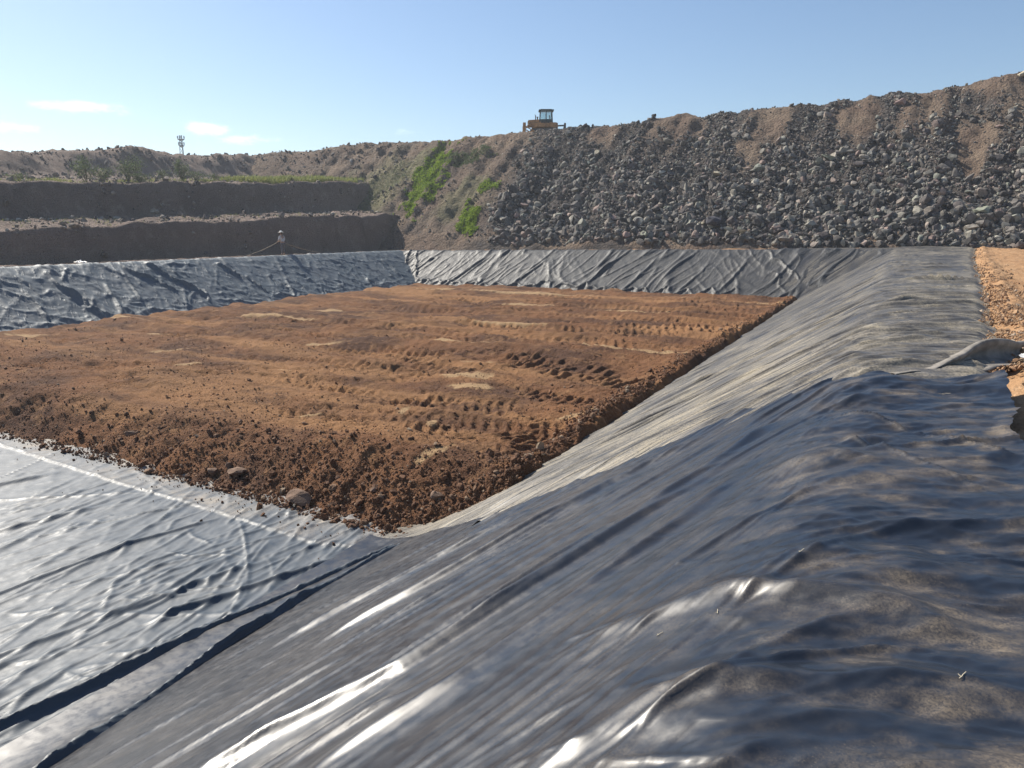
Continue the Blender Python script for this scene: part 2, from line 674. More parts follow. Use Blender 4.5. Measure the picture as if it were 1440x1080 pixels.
TOE_X = [-36, -20, -15.2, -10.2, -8.4, -7.2, -5.5, 0]
TOE_Y = [10.9, 10.45, 10.35, 10.1, 9.9, 9.85, 10.6, 11]
LANES = [([(-12.8, 15.6), (-8.0, 16.0)], 1.5, .30, .13, 1), ([(-13.5, 23.2), (-9.5, 21.8), (-5.9, 19.6)], 2.6, .40, .13, 2), ([(-17, 21.0), (-11, 19.6)], 1.6, .34, .09, 3),
         ([(-13.2, 13.0), (-8.2, 13.6)], 1.0, .28, .10, 4), ([(-31, 34), (-16, 33), (-6, 31)], 1.5, .42, .09, 5), ([(-31, 37.4), (-16, 36.4), (-6, 34.4)], 1.3, .42, .09, 6),
         ([(-29, 27.5), (-14, 26.6), (-6, 27)], 1.6, .40, .09, 7), ([(-28, 42), (-6, 41)], 1.5, .45, .08, 8), ([(-28, 45.5), (-6, 44.2)], 1.5, .45, .08, 9),
         ([(-24, 15), (-15, 18), (-10.5, 24)], .9, .30, .05, 10), ([(-21.5, 14.2), (-13.5, 17), (-8.3, 23.5)], .9, .30, .05, 11), ([(-10.0, 18.0), (-6.0, 16.8)], 1.2, .30, .09, 12),
         ([(-9.5, 26), (-6.0, 25)], 1.6, .40, .10, 13), ([(-8.3, 12.1), (-6.3, 14.6)], .9, .26, .09, 14), ([(-30, 23), (-18, 24.5)], 1.2, .36, .06, 15), ([(-24, 30.5), (-9, 29.5)], 1.2, .4, .08, 16)]
_lr = np.random.default_rng(77)
for _k in range(46):
    _x, _y = -33 + 26 * _lr.random(), 13 + 36 * _lr.random() ** 1.3
    _L = 3 + 9 * _lr.random()
    _a = _lr.normal() * .16 if _lr.random() < .75 else _lr.normal() * .8
    LANES.append(([(_x, _y), (min(_x + _L * math.cos(_a), -5.9), _y + _L * math.sin(_a))], .7 + .9 * _lr.random(), .23 + _y * .004, .07 + .05 * _lr.random(), 30 + _k))
# pale smooth patches of dried clay: x, y, half length, half width, turn
PATCHES = [(-10.5, 14.6, .34, .10, 1.9), (-7.75, 11.75, .36, .13, 1.1), (-11.2, 18.8, .8, .45, .3), (-10.3, 17.6, .7, .30, .1), (-8.9, 26.3, 2.2, .25, .05), (-6.3, 15.7, .5, .18, .4),
           (-32.6, 18.4, 1.1, .35, .2), (-23.1, 18.0, .7, .2, .7), (-33.6, 23.5, 1.6, .3, .1), (-27.5, 27.5, 2.4, .3, .1), (-19.5, 22, .7, .2, .5), (-16.9, 17.2, .35, .12, .9),
           (-12.4, 13.5, .3, .1, 1.0), (-15, 30.5, 2.5, .3, .08), (-10, 38, 4.0, .5, .03), (-22, 46, 5.0, .5, .02), (-26, 31, 2.0, .25, .1), (-9, 46, 3.0, .6, .02),
           (-14.8, 24.5, 1.2, .25, .1), (-30.5, 46, 2.2, .45, .05), (-12.2, 21.2, .6, .16, .2), (-9.2, 13.9, .3, .1, 2.0), (-17.5, 38.5, 3, .3, .04), (-20.5, 16.6, .5, .15, .6), (-28.0, 21.0, .6, .2, .3)]


def pad_height(X, Y, want_patch=False):
    und = .10 * fbm(X * .16, Y * .22, 3, 31) + .07 * fbm(X * .5, Y * .5, 3, 33)
    # long windrows pushed by the blade, running across the pit
    und = und + .16 * ridged(X * .07 + 3, Y * .42 + .05 * X, 2, 35, .5, 3) * sstep(14, 24, Y)
    rough = .035 * fbm(X * 2.3, Y * 2.3, 4, 37) + .022 * ridged(X * 1.7, Y * 1.7, 3, 41)
    fine = .020 * fbm(X * 8, Y * 8, 3, 43, .65)
    pat = np.zeros_like(X)
    for i, (px, py, a, b, r) in enumerate(PATCHES):
        dx, dy = X - px, Y - py
        u = (dx * math.cos(r) + dy * math.sin(r)) / a
        v = (-dx * math.sin(r) + dy * math.cos(r)) / b
        n = perlin(X * 3.1, Y * 3.1, 60 + i) * .45 + perlin(X * 9, Y * 9, 90 + i) * .2
        pat = np.maximum(pat, sstep(1.15, .75, np.sqrt(u * u + v * v) + n))
    flat = 1 - .8 * pat
    dz = np.zeros_like(X)
    for pts, w, pi_, dep, sd_ in LANES:
        d, pr = tread_lane(X, Y, pts, w, pi_, dep, 100 + sd_ * 7)
        dz = dz + 1.25 * d - .05 * pr
        rough = rough * (1 - .45 * pr)
    Z = PAD_Z + und + (rough + fine + dz) * flat
    # edges: loose face at the front, lumpy edge against the liner on the right
    toe = np.interp(X, TOE_X, TOE_Y) + .16 * fbm(X * 1.2, X * 0 + 2, 3, 47)
    w = 1.75 + .35 * perlin(X * .4, X * 0, 48)
    tt = np.clip((Y - toe) / w, -1, 1)
    fall = np.where(tt < 0, 1.0 - tt * .8, (1 - tt) ** 1.25)
    lumps = (.10 * fbm(X * .9, Y * .9, 3, 51) + .045 * fbm(X * 4, Y * 4, 4, 53, .65) - .02) * sstep(1.0, .8, tt) * sstep(-.3, .15, tt)
    Z = Z - fall * (PAD_Z - FLOOR_Z + .10) + lumps
    e = X + 5.55 + .16 * fbm(Y * 1.1, Y * 0, 3, 57)
    Z = Z + .12 * np.exp(-((e + .35) / .35) ** 2) * (.4 + ridged(X * 2.5, Y * 2.0, 3, 59) * .7) - sstep(-.2, .5, e) * .9
    el = -34.3 + .3 * fbm(Y * .6, Y * 0, 3, 61)
    Z = Z - sstep(.4, -1.2, X - el) * .9
    if want_patch:
        return Z, pat
    return Z


def build_soil():
    xs = spaced([(-36.2, -26, .14), (-26, -16, .09), (-16, -11, .06), (-11, -4.6, .034)])
    ys = spaced([(9.2, 15, .034), (15, 20, .045), (20, 28, .065), (28, 40, .10), (40, 53, .14)])
    X, Y = np.meshgrid(xs, ys)
    Z, pat = pad_height(X, Y, True)
    eb = 51.2 + .35 * fbm(X * .5, X * 0, 3, 63)
    Z = Z - sstep(-1.3, .6, Y - eb) * .8 + .12 * np.exp(-((Y - eb + 1.2) / .6) ** 2) * np.clip(fbm(X * .6, Y, 3, 65) + .3, 0, 1)
    me = grid_mesh('soil', X, Y, Z)
    set_attr(me, 'patch', pat)
    o = link('soil', me, M_soil)
    tag(o, kind='structure')
    return o


build_soil()


# ------------------------------------------------------------------ geomembrane sheets
def sheet(name, X, Y, Z, mat, dust, label, along, across, taut=None):
    me = grid_mesh(name, X, Y, Z)
    set_attr(me, 'dust', dust)
    set_attr(me, 'along', along)
    set_attr(me, 'taut', np.ones(X.shape) if taut is None else taut)
    set_attr(me, 'across', across)
    o = link(name, me, mat)
    tag(o, label, 'liner sheet', 'geomembrane sheets lining the pit')
    return o


def flow(X, Y, m_slope, m_crest):
    """coordinate that is constant along the wrinkles; they bend where the sheet goes over the crest"""
    k = .5
    s = 1 / (1 + np.exp(-(X + .55) / .22))
    d = X + .5
    left = np.minimum(d, 0) * m_slope
    right = np.maximum(d, 0) * m_crest
    return -Y + left + right


# near sheet: over the crest at the photographer's feet and down the slope
def build_near():
    xs = spaced([(-7.6, -5, .05), (-5, -2.5, .03), (-2.5, -1.2, .022), (-1.2, 1.02, .0145)])
    ys = spaced([(-8, 0, .25), (0, 1.2, .08), (1.2, 5, .0155), (5, 9.62, .024)])
    X, Y = np.meshgrid(xs, ys)
    u = (X + 7.6) / 8.62
    E = liner_edge(Y)
    X = np.where(X > -.2, -.2 + (X + .2) / 1.22 * (E + .2), X)
    yend = 9.62 + .10 * perlin(X * .8, X * 0, 71) - .9 * sstep(-1.2, -3.2, X) + .8 * sstep(-4.5, -7, X)
    Y = np.where(Y > 6, 6 + (Y - 6) / 3.62 * (yend - 6), Y)
    Z = pit(X, Y) + .035
    slope = sstep(-.35, -1.1, X)
    F = flow(X, Y, 2.05, .42)
    A = X * .44 + Y * .90
    wx = .25 * perlin(X * .5, Y * .5, 73)
    # long taut folds down the slope
    g1 = ridged((F + wx) * .85, A * .10, 2, 75, .5, 5)
    g2 = ridged((F + wx) * 2.1, A * .22, 2, 77, .5, 4)
    Z = Z + slope * (.020 * g1 + .006 * g2) * sstep(-7.0, -5.5, X)
    # soft humps on the crest
    hump = fbm(X * .55 + .2 * Y, Y * 1.1 - .35 * X, 3, 79)
    Z = Z + (1 - slope) * (.060 * hump + .020 * fbm(X * 1.5, Y * 2.6 - .6 * X, 3, 83) + .008 * ridged(X * 3, F * 6, 2, 85, .5, 3))
    Z = Z + .0015 * fbm(X * 5, Y * 5, 2, 87)
    # folds one can follow in the photo
    Z = Z + ridge_line(X, Y, [(-3.6, 2.3), (-3.34, 2.83), (-2.68, 3.58), (-1.83, 5.28), (-1.22, 7.2), (-.95, 8.0)], .13, .12, .15, .02, 1)
    Z = Z + ridge_line(X, Y, [(-2.6, 2.2), (-2.0, 3.2), (-1.35, 4.9), (-.95, 6.4)], .11, .075, .2, .02, 2)
    Z = Z + ridge_line(X, Y, [(-4.6, 4.6), (-3.6, 6.2), (-2.7, 7.7), (-1.6, 8.9)], .12, .10, .2, .05, 3)
    Z = Z + ridge_line(X, Y, [(-5.6, 5.0), (-4.6, 6.9), (-3.6, 8.2)], .09, .08, .2, .05, 4)
    Z = Z + ridge_line(X, Y, [(-.44, 7.53), (-.1, 7.3), (.45, 6.7), (.93, 6.25)], .022, .035, .12, .008, 5)
    Z = Z + ridge_line(X, Y, [(-1.0, 6.65), (-.2, 6.45), (.35, 5.8), (.8, 5.2)], .022, .024, .2, .01, 6)
    Z = Z + ridge_line(X, Y, [(-.9, 5.7), (-.3, 5.9), (.25, 5.75)], .16, .07, .3, .02, 7)
    Z = Z + ridge_line(X, Y, [(-1.4, 3.2), (-.6, 3.6), (.1, 3.55), (.7, 3.3)], .14, .07, .25, .03, 8)
    Z = Z + ridge_line(X, Y, [(-1.1, 2.1), (-.7, 2.6), (-.1, 2.75)], .10, .06, .25, .03, 9)
    rr = np.random.default_rng(401)
    for _ in range(85):
        x0, y0 = rr.uniform(-6.8, -1.2), rr.uniform(-2, 9)
        Z = Z + wrinkle(X, Y, trace(x0, y0, rr.uniform(.3, 1.3), 2.05, .42, rr), float(rr.uniform(.022, .07)), float(rr.uniform(.006, .034)))
    for _ in range(34):
        x0, y0 = rr.uniform(-1.2, .5), rr.uniform(1.5, 9)
        Z = Z + wrinkle(X, Y, trace(x0, y0, rr.uniform(.5, 1.6), 2.05, .42, rr, .3), float(rr.uniform(.025, .12)), float(rr.uniform(.006, .032)))
    for _ in range(150):
        x0, y0 = rr.uniform(-1.6, .8), 1.2 + 8 * rr.random() ** 1.3
        Z = Z + wrinkle(X, Y, trace(x0, y0, rr.uniform(.15, .9), 1.3, .42, rr, .5, .12), float(rr.uniform(.014, .035)), float(rr.uniform(.003, .012)))
    # loose edges: the far end laps over the next sheet, the right side lies on the dirt
    back = sstep(.35, 0, yend - Y)
    Z = Z + .015 + .018 * back * np.clip(fbm(X * 1.6, Y * 1.6, 2, 89) + .5, 0, 1)
    Z = Z + .11 * sstep(.55, 1.25, X) * sstep(8.6, 9.8, Y) + .05 * sstep(.8, 0, np.hypot(X + .35, (Y - 9.4) * .6))
    Z = Z + .03 * sstep(.16, 0, E - X) * (fbm(Y * 2.2, Y * 0, 3, 91) > -9) * np.clip(.5 + perlin(Y * 1.4, Y * 0, 93), 0, 1)
    n = fbm(X * .9 + 2, Y * 1.5 - .4 * X, 6, 95, .6)
    n2 = fbm(X * 2.6, Y * 4.6 - 1.4 * X, 6, 97, .62)
    dust = np.clip(.12 + .30 * n + .30 * n2, .02, .75) * (1 - slope) + slope * np.clip(.12 + .13 * n + .06 * n2, .02, .35)
    dust = dust + sstep(-.5, .9, X) * np.clip(.06 + .30 * n2 + .2 * n, 0, .5)
    dust = np.clip(dust, .015, .85)
    return sheet('liner_sheet', X, Y, Z, M_lin_near, dust,
                 'glossy black liner sheet with soft humps and dust smears on the nearest crest', A, F / 1.7, slope)


build_near()


def build_far():
    u = spaced([(0, .62, .0040), (.62, 1, .0034)])
    ys = spaced([(8.4, 14, .028), (14, 22, .042), (22, 36, .085), (36, 57.3, .15)])
    U, Y = np.meshgrid(u, ys)
    E = liner_edge(Y)
    X = -7.4 + U * (E + 7.4)
    Z = pit(X, Y) + .03
    slope = sstep(-.3, -1.0, X)
    F = flow(X, Y, 1.15, .40)
    A = X * .6 + Y * .8
    wx = .22 * perlin(X * .5, Y * .5, 101)
    g1 = ridged((F + wx) * .9, A * .12, 2, 103, .5, 4)
    g2 = ridged((F + wx) * 2.6, A * .25, 2, 105, .55, 3)
    g3 = ridged((F + wx) * .62, X * .16, 2, 107, .5, 6)
    Z = Z + (.030 * g1 + .012 * g2) * slope * sstep(-7, -5, X) + (1 - slope) * (.065 * g3 + .028 * g1 + .014 * g2) * sstep(0, .5, E - X)
    Z = Z + (1 - slope) * .03 * fbm(X * .7, Y * .9, 3, 109)
    rr = np.random.default_rng(402)
    for _ in range(330):
        x0, y0 = rr.uniform(-7, 0), 6 + rr.exponential(15)
        if y0 > 55:
            continue
        sc = .6 + y0 / 40
        Z = Z + wrinkle(X, Y, trace(x0, y0, rr.uniform(.8, 4.5), 1.15, .40, rr), float(rr.uniform(.045, .09)) * sc, float(rr.uniform(.015, .05)) * sc)
    for _ in range(240):
        x0, y0 = rr.uniform(-1.6, .8), 9.5 + rr.exponential(13)
        if y0 > 54:
            continue
        sc = .6 + y0 / 38
        Z = Z + wrinkle(X, Y, trace(x0, y0, rr.uniform(.5, 2.2), 1.15, .40, rr, .25), float(rr.uniform(.035, .06)) * sc, float(rr.uniform(.012, .035)) * sc, .4) * sstep(0, .4, E - X)
    # under the near sheet it lies flat
    Z = Z - .05 * sstep(9.7, 9.2, Y)
    edge = sstep(.28, 0, E - X)
    Z = Z - .09 * edge
    n = fbm(F * .7, A * .15, 3, 111)
    n2 = fbm(X * .8, Y * .5, 4, 113)
    near = sstep(34, 11, Y)
    dust = .26 + .18 * n + .16 * n2 + .26 * near * slope * sstep(-.8, .6, n2 + .4) + .12 * (1 - slope) + .10 * near
    dust = dust + .55 * sstep(.7, 0, E - X + .25 * n2)
    dust = np.clip(dust, .05, .95)
    return sheet('liner_sheet', X, Y, Z, M_lin_far, dust,
                 'pale dusty liner sheet with fine diagonal wrinkles along the long right hand slope', A, F / 1.3, .35 + .65 * slope)


build_far()


def build_floor():
    xs = spaced([(-37, -24, .12), (-24, -15, .055), (-15, -11.5, .04), (-11.5, -6.2, .026), (-6.2, -5.4, .06)])
    ys = spaced([(-21, 1, .25), (1, 2.6, .05), (2.6, 11.6, .028), (11.6, 13, .2)])
    X, Y = np.meshgrid(xs, ys)
    Z = smax(np.full(X.shape, FLOOR_Z), pit_r(X, Y), .25) + .02
    Z = np.where(X < -20, smax(np.full(X.shape, FLOOR_Z), pit_l(X, Y), .2) + .02, Z)
    # toe strip must pass under the slope sheet
    Z = Z - .16 * sstep(-6.7, -6.2, X)
    wx = .5 * perlin(X * .25, Y * .25, 121)
    g1 = ridged((X + wx) * .55, (Y - .3 * X) * .13, 2, 123, .5, 5)
    g2 = ridged((X + wx) * 1.5 + .3 * Y, Y * .38, 2, 125, .55, 3.5)
    g3 = fbm(X * 2.6 + .5 * Y, Y * 1.1, 3, 127)
    g4 = ridged(X * 3.0 + .8 * Y, Y * 1.3 - .4 * X, 2, 129, .5, 3)
    quiet = sstep(11.2, 9.6, Y)
    Z = Z + (.022 * g1 + .008 * g2 + .004 * g3 + .006 * g4) * (.35 + .65 * quiet) - .06
    Z = Z + .001 * fbm(X * 5, Y * 3, 3, 131)
    rr = np.random.default_rng(403)
    for _ in range(640):
        x0, y0 = -6.3 - rr.exponential(6.5), rr.uniform(1.5, 10.3)
        a = math.radians(90 + rr.normal() * 15 + 8) if rr.random() < .88 else rr.uniform(0, 3.14)
        Lh = rr.lognormal(math.log(.75), .65)
        pts = [(x0 + math.cos(a) * Lh * q + rr.normal() * .05, y0 + math.sin(a) * Lh * q + rr.normal() * .05) for q in (-1, -.4, .3, 1)]
        Z = Z + wrinkle(X, Y, pts, float(rr.uniform(.028, .07)), float(rr.uniform(.006, .028)))
    # the deep folds along the toe, and long ones farther out
    Z = Z + ridge_line(X, Y, [(-8.3, 1.5), (-7.99, 3.73), (-7.6, 6.18), (-7.15, 8.2), (-6.87, 9.4)], .06, .15, .08, .012, 11)
    Z = Z + ridge_line(X, Y, [(-6.55, 2.5), (-6.72, 4.04), (-6.94, 5.6), (-6.98, 7.25), (-6.74, 9.6)], .06, .17, .1, .012, 12)
    Z = Z + ridge_line(X, Y, [(-8.6, 5.8), (-8.1, 7.2), (-7.3, 9.2)], .08, .10, .2, .012, 13)
    Z = Z + ridge_line(X, Y, [(-11.4, 2.0), (-11.13, 5.47), (-11.06, 7.46), (-10.6, 9.2)], .06, .06, .15, .012, 14)
    Z = Z + ridge_line(X, Y, [(-9.6, 2.0), (-9.5, 4.2), (-9.0, 6.6), (-8.4, 8.6)], .09, .07, .2, .012, 15)
    Z = Z + ridge_line(X, Y, [(-14.2, 4.4), (-13.6, 6.7), (-13.0, 8.8)], .10, .08, .2, .012, 16)
    Z = Z + ridge_line(X, Y, [(-16.8, 5.5), (-16.2, 7.7), (-15.8, 9.4)], .10, .08, .2, .012, 17)
    # welded seam running along the soil's foot
    seam = [(-37, 12.2), (-20.9, 10.1), (-14.2, 9.45), (-11.24, 9.25), (-8.41, 8.95), (-6.87, 9.2), (-6.0, 9.4)]
    d, tt = polydist(X, Y, seam)
    ys_line = np.interp(X, [p[0] for p in seam], [p[1] for p in seam])
    Z = Z + .02 * sstep(-.02, .05, Y - ys_line) + .02 / (1 + (d / .04) ** 2) ** 2
    n = fbm(X * .8, Y * .8, 4, 133)
    fringe = sstep(-.12, .1, Y - ys_line)
    dust = np.clip(.03 + .05 * n, 0, .2) + fringe * np.clip(.30 + .3 * n, 0, .6) + .55 * sstep(.8, 0, np.hypot((X + 11.9) / 1.5, (Y - 9.55) / .35) + .4 * n)
    toe = np.interp(X, TOE_X, TOE_Y)
    dust = dust + .6 * sstep(-.45, .1, Y - toe + .3 * n)
    dust = np.clip(dust, .01, .95)
    return sheet('liner_sheet', X, Y, Z, M_lin_floor, dust,
                 'crumpled blue grey liner sheet spread on the pit floor in front of the soil', Y - .2 * X, X + wx)


build_floor()


def build_back():
    xs = spaced([(-39.6, -.2, .075)])
    v = spaced([(0, 1, .011)])
    X, V = np.meshgrid(xs, v)
    yt = 55.5 + .12 * perlin(X * .5, X * 0, 141)
    Y = 49.6 + V * (yt - 49.6)
    Z = smax(np.full(X.shape, FLOOR_Z + .1), pit_b(X, Y), .1) + .03
    L = Z + 3.3                                              # height up the slope
    nrm_ = np.array([0, -.57, .82])
    w = .6 * perlin(X * .3, L * .4, 143)
    c = X - .75 * L + w                                      # creases lean to the right going up
    c2 = X + .9 * L + w
    mixl = sstep(-.3, .3, perlin(X * .13, L * .1, 145) + .15)
    g = ridged(c * .6, L * .22, 2, 147, .6, 9, .03) * (.25 + .75 * mixl) + .7 * ridged(c2 * .5, L * .3, 2, 149, .6, 10, .03) * (1 - mixl)
    fan = sstep(-24, -38, X)
    g = g + fan * .3 * ridged(X * 1.5 - .5 * L * perlin(X * .4, X * 0, 150), L * .4, 2, 151, .5, 5)
    h = .10 * g + .012 * fbm(X * 2.2, L * 2.2, 3, 153)
    for (x0, l0, x1, l1, ww, hh) in ((-8.5, 3.6, -5.6, 1.7, .09, .22), (-7.6, 2.4, -6.4, .8, .07, .12), (-38.4, 3.2, -36.6, .6, .09, .25), (-37.7, 3.2, -35.4, .8, .08, .18),
                                     (-17.5, .6, -15.8, 3.0, .12, .14), (-13.6, .6, -11.8, 2.8, .10, .12), (-21, .4, -19.2, 2.6, .12, .13), (-11, .4, -9.4, 2.9, .12, .12),
                                     (-33, .5, -30, 2.8, .10, .12), (-27, .3, -24.6, 2.7, .1, .12)):
        h = h + ridge_line(X, L, [(x0, l0), ((x0 + x1) / 2 + .1, (l0 + l1) / 2), (x1, l1)], ww, hh, .12, .08, int(-x0 * 7))
    # long sag fold along the foot
    h = h + ridge_line(X, L, [(-36, .95), (-30, .75), (-22, .85), (-14, .72), (-9, .9)], .10, .18, .05, .2, 77)
    h = h * sstep(1.0, .93, V)
    h = np.clip(h, -.1, .5)
    Yo = Y + nrm_[1] * h
    Zo = Z + nrm_[2] * h
    n = fbm(X * .35, L * .5, 4, 155)
    dust = np.clip(.10 + .13 * n + .25 * sstep(.9, .5, L + .3 * n) + .25 * sstep(.975, 1, V), .02, .8)
    return sheet('liner_sheet', X, Yo, Zo, M_lin_back, dust,
                 'grey black liner sheet creased diagonally on the back slope below the rubble', L * 1.2 + .6 * X, c)


build_back()


def build_left():
    ys = spaced([(-21, 8, .3), (8, 18, .12), (18, 55, .075)])
    v = spaced([(0, 1, .010)])
    Y, V = np.meshgrid(ys, v)
    xt = -39.75 + .12 * perlin(Y * .5, Y * 0, 161)
    X = -33.6 + V * (xt + 33.6)
    Z = smax(np.full(X.shape, FLOOR_Z), pit_l(X, Y), .15) + .03
    L = Z + 3.3
    nn = np.array([.53, 0, .85])
    w = .5 * perlin(Y * .35, L * .5, 163)
    g = ridged((Y + w) * .5 - .25 * L, L * .35, 2, 165, .6, 9, .03)
    g2 = ridged((Y + w) * .35 + .5 * L, L * 1.0, 3, 167, .6, 7, .03)
    g3 = ridged(Y * 1.3 + .8 * L, L * 1.2, 2, 169, .5, 4)
    low = sstep(1.6, .3, L)
    h = .045 * g + (.025 + .05 * low) * g2 + .018 * g3 + .012 * fbm(Y * 2, L * 2, 3, 171)
    rr = np.random.default_rng(404)
    for _ in range(320):
        y0, l0 = rr.uniform(14, 54), rr.uniform(.1, 3.0)
        a = rr.choice([1.57, 2.2, .9, 2.75]) + rr.normal() * .35
        q = rr.lognormal(math.log(.45), .5)
        h = h + wrinkle(Y, L, [(y0 - math.cos(a) * q, l0 - math.sin(a) * q), (y0 + rr.normal() * .06, l0 + rr.normal() * .06), (y0 + math.cos(a) * q, l0 + math.sin(a) * q)], float(rr.uniform(.05, .08)), float(rr.uniform(.02, .07)))
    # bold upright folds
    for (y0, l0, y1, l1, ww, hh) in ((19.0, .9, 19.3, 2.9, .09, .22), (23.8, .5, 23.2, 2.9, .10, .26), (24.9, .7, 25.7, 2.2, .08, .16), (26.3, .9, 27.4, 2.8, .08, .15),
                                     (29.4, 1.5, 27.7, 3.1, .08, .22), (31.0, 1.0, 29.2, 3.1, .09, .26), (30.6, .9, 31, 1.4, .07, .18), (34.6, 1.8, 34.3, 3.1, .08, .24),
                                     (35.4, .8, 35.2, 2.1, .08, .2), (37.0, .5, 38, 1.6, .08, .15), (45, .4, 46.5, 1.8, .08, .12), (50, .4, 50.6, 2.6, .1, .2),
                                     (21, .6, 21.4, 2.2, .08, .14), (17.5, .6, 17.2, 2.4, .08, .16)):
        h = h + ridge_line(Y, L, [(y0, l0), ((y0 + y1) / 2 + .08, (l0 + l1) / 2), (y1, l1)], ww, hh, .12, .10, int(y0 * 5))
    h = h * sstep(1.0, .94, V)
    n = fbm(Y * .35, L * .5, 4, 173)
    # rolled top hem
    hem = sstep(.965, .985, V)
    dust = np.clip(.06 + .12 * n + .45 * hem, .01, .8)
    return sheet('liner_sheet', X + nn[0] * h, Y, Z + nn[2] * h, M_lin_left, dust,
                 'crinkled blue grey liner sheet with bold upright folds on the left slope below the terraces', L, Y + w - .25 * L)


build_left()

# ------------------------------------------------------------------ hill, terraces and rubble bank
BX = [-120, -75, -58, -44, -34, -27, -21, -10.8, -4.3, 4.5, 7.5, 20, 60]
BZ = [9.8, 10.9, 11.6, 11.3, 11.5, 11.7, 12.0, 12.5, 12.5, 13.6, 14.3, 15.2, 16]


def bank_z(X, Y):
    top = np.interp(X, BX, BZ) + .35 * fbm(X * .22, Y * .1, 3, 181) + .22 * fbm(X * .9, Y * .3, 3, 182)
    foot = 57.4 + .5 * fbm(X * .2, X * 0, 2, 183)
    gul = fbm(X * .35, Y * .05, 3, 185)
    left = sstep(-32, -36, X - .12 * (Y - 58) * -1)
    s = .38 + (Y - foot) / 1.35 + gul * .5 * sstep(58, 62, Y)
    s = s + left * (.30 * fbm(X * .6 + .2 * Y, Y * .3, 5, 187, .6) - .1) * sstep(58, 60, Y)
    s = s + .22 * fbm(X * .8, Y * .8, 3, 189) - .9 * sstep(-46, -50, X)
    k = .7
    h = np.clip(.5 + .5 * (s - top) / k, 0, 1)
    z = s + (top - s) * h - k * h * (1 - h)
    return z - .06 * np.clip(Y - 95, 0, 400) * .8


def terr_z(X, Y):
    wob = .55 * fbm(Y * .16, X * 0, 3, 191) + .22 * fbm(Y * .7, X * .2, 3, 192)
    d = -X + wob
    a = np.clip((Y - 20) / 40, -.6, 1.4)
    h1 = 1.75 + 1.5 * a + .22 * fbm(Y * .3, X * .3, 3, 193)
    h2 = 4.2 + 2.1 * a + .2 * fbm(Y * .25, X * .3, 3, 194)
    h3 = np.interp(Y, [0, 30, 43, 49.5, 57, 61, 65, 70, 90], [7.6, 8.2, 8.6, 9.3, 10.3, 9.9, 10.2, 10.7, 11.2]) - .5 + .35 * fbm(Y * .16, X * .06 + 7, 3, 195) + .28 * fbm(Y * .7, X * .5, 3, 196)
    z = -.16 - .25 * sstep(-41.5, -42.8, -d)
    z = z + sstep(43.0, 43.9, d) * (h1 + .25) + sstep(44.0, 49.5, d) * .25
    z = z + sstep(50.2, 51.6, d) * (h2 - h1 - .1) + sstep(52, 60, d) * .35
    z = z + sstep(69, 74, d + 1.5 * fbm(Y * .12, X * 0, 2, 197)) * (h3 - h2 - .3)
    z = z + sstep(60, 66, d) * .5
    z = z + sstep(43.5, 46, d) * (.10 * fbm(X * .9, Y * .9, 4, 198)) + .05 * fbm(X * 2.6, Y * 2.6, 3, 199)
    return z - .05 * np.clip(d - 90, 0, 300)


def build_bank():
    xs = spaced([(-110, -62, 1.0), (-62, 12, .22), (12, 80, 1.5)])
    ys = spaced([(56.3, 80, .2), (80, 95, 1), (95, 138, 6)])
    X, Y = np.meshgrid(xs, ys)
    Z = bank_z(X, Y) + .06 * fbm(X * 2.5, Y * 2.5, 3, 201)
    Z = np.where(Y < 57, np.minimum(Z, .2), Z)
    me = grid_mesh('rubble_bank', X, Y, Z)
    up = (Y - 58)
    n = fbm(X * .35, Y * .25, 4, 203)
    left = sstep(-31.5, -35.5, X + .13 * up * 0 - .0 * n + n * 1.5 + .2 * up * sstep(6, 14, up))
    earth = left * np.clip(.75 + .5 * n, 0, 1)
    for (px, py, a, b) in ((-20.9, 73, 3.0, 2.2), (-10.7, 71.5, 1.4, 3.2), (-12.2, 68.0, 1.2, 3.5), (-4.5, 71.5, 1.8, 2.6), (6.0, 75, 3.5, 2.0), (4.0, 68, 1.6, 2.8), (-27, 71.5, 2.0, 2.0), (-38, 71.5, 4.5, 2.6), (-18, 58.2, 30, .9)):
        earth = np.maximum(earth, sstep(1.25, .6, np.hypot((X - px) / a, (Y - py) / b) + .5 * n))
    earth = np.maximum(earth, .9 * sstep(8, 14, up) * sstep(-.05, .4, fbm(X * .24 + 5, Y * .12, 4, 291)))
    scrub = np.clip(sstep(1.2, .5, np.hypot((X + 49.5) / 6.0, (Y - 66.5) / 5.5) + .4 * n) * .8 + sstep(1.2, .6, np.hypot((X + 37.5) / 3.2, (Y - 63.5) / 3.0) + .4 * n) * .6, 0, .9)
    set_attr(me, 'earth', earth)
    set_attr(me, 'scrub', scrub)
    o = link('rubble_bank', me, M_bank)
    tag(o, kind='structure')


build_bank()


def build_terraces():
    xs = -spaced([(40.4, 62, .16), (62, 80, .35), (80, 110, 1.5), (110, 138, 6)])[::-1]
    ys = spaced([(-60, 8, 2), (8, 80, .3), (80, 138, 3)])
    X, Y = np.meshgrid(xs, ys)
    Z = terr_z(X, Y)
    Z = np.where(X > -40.9, Z - .4, Z)
    me = grid_mesh('hillside', X, Y, Z)
    o = link('hillside', me, M_hill)
    tag(o, kind='structure')


build_terraces()


def hill_top(x, y):
    x, y = np.asarray(x, float), np.asarray(y, float)
    return np.maximum(bank_z(x, y), np.where(x < -40.9, terr_z(x, y), -9))


# ------------------------------------------------------------------ rocks
def ico(sub):
    bm = bmesh.new()
    bmesh.ops.create_icosphere(bm, subdivisions=sub, radius=1.0)
    co = np.array([v.co[:] for v in bm.verts])
    fa = np.array([[v.index for v in f.verts] for f in bm.faces])
    bm.free()
    return co, fa


ICO1, ICO2 = ico(1), ico(2)


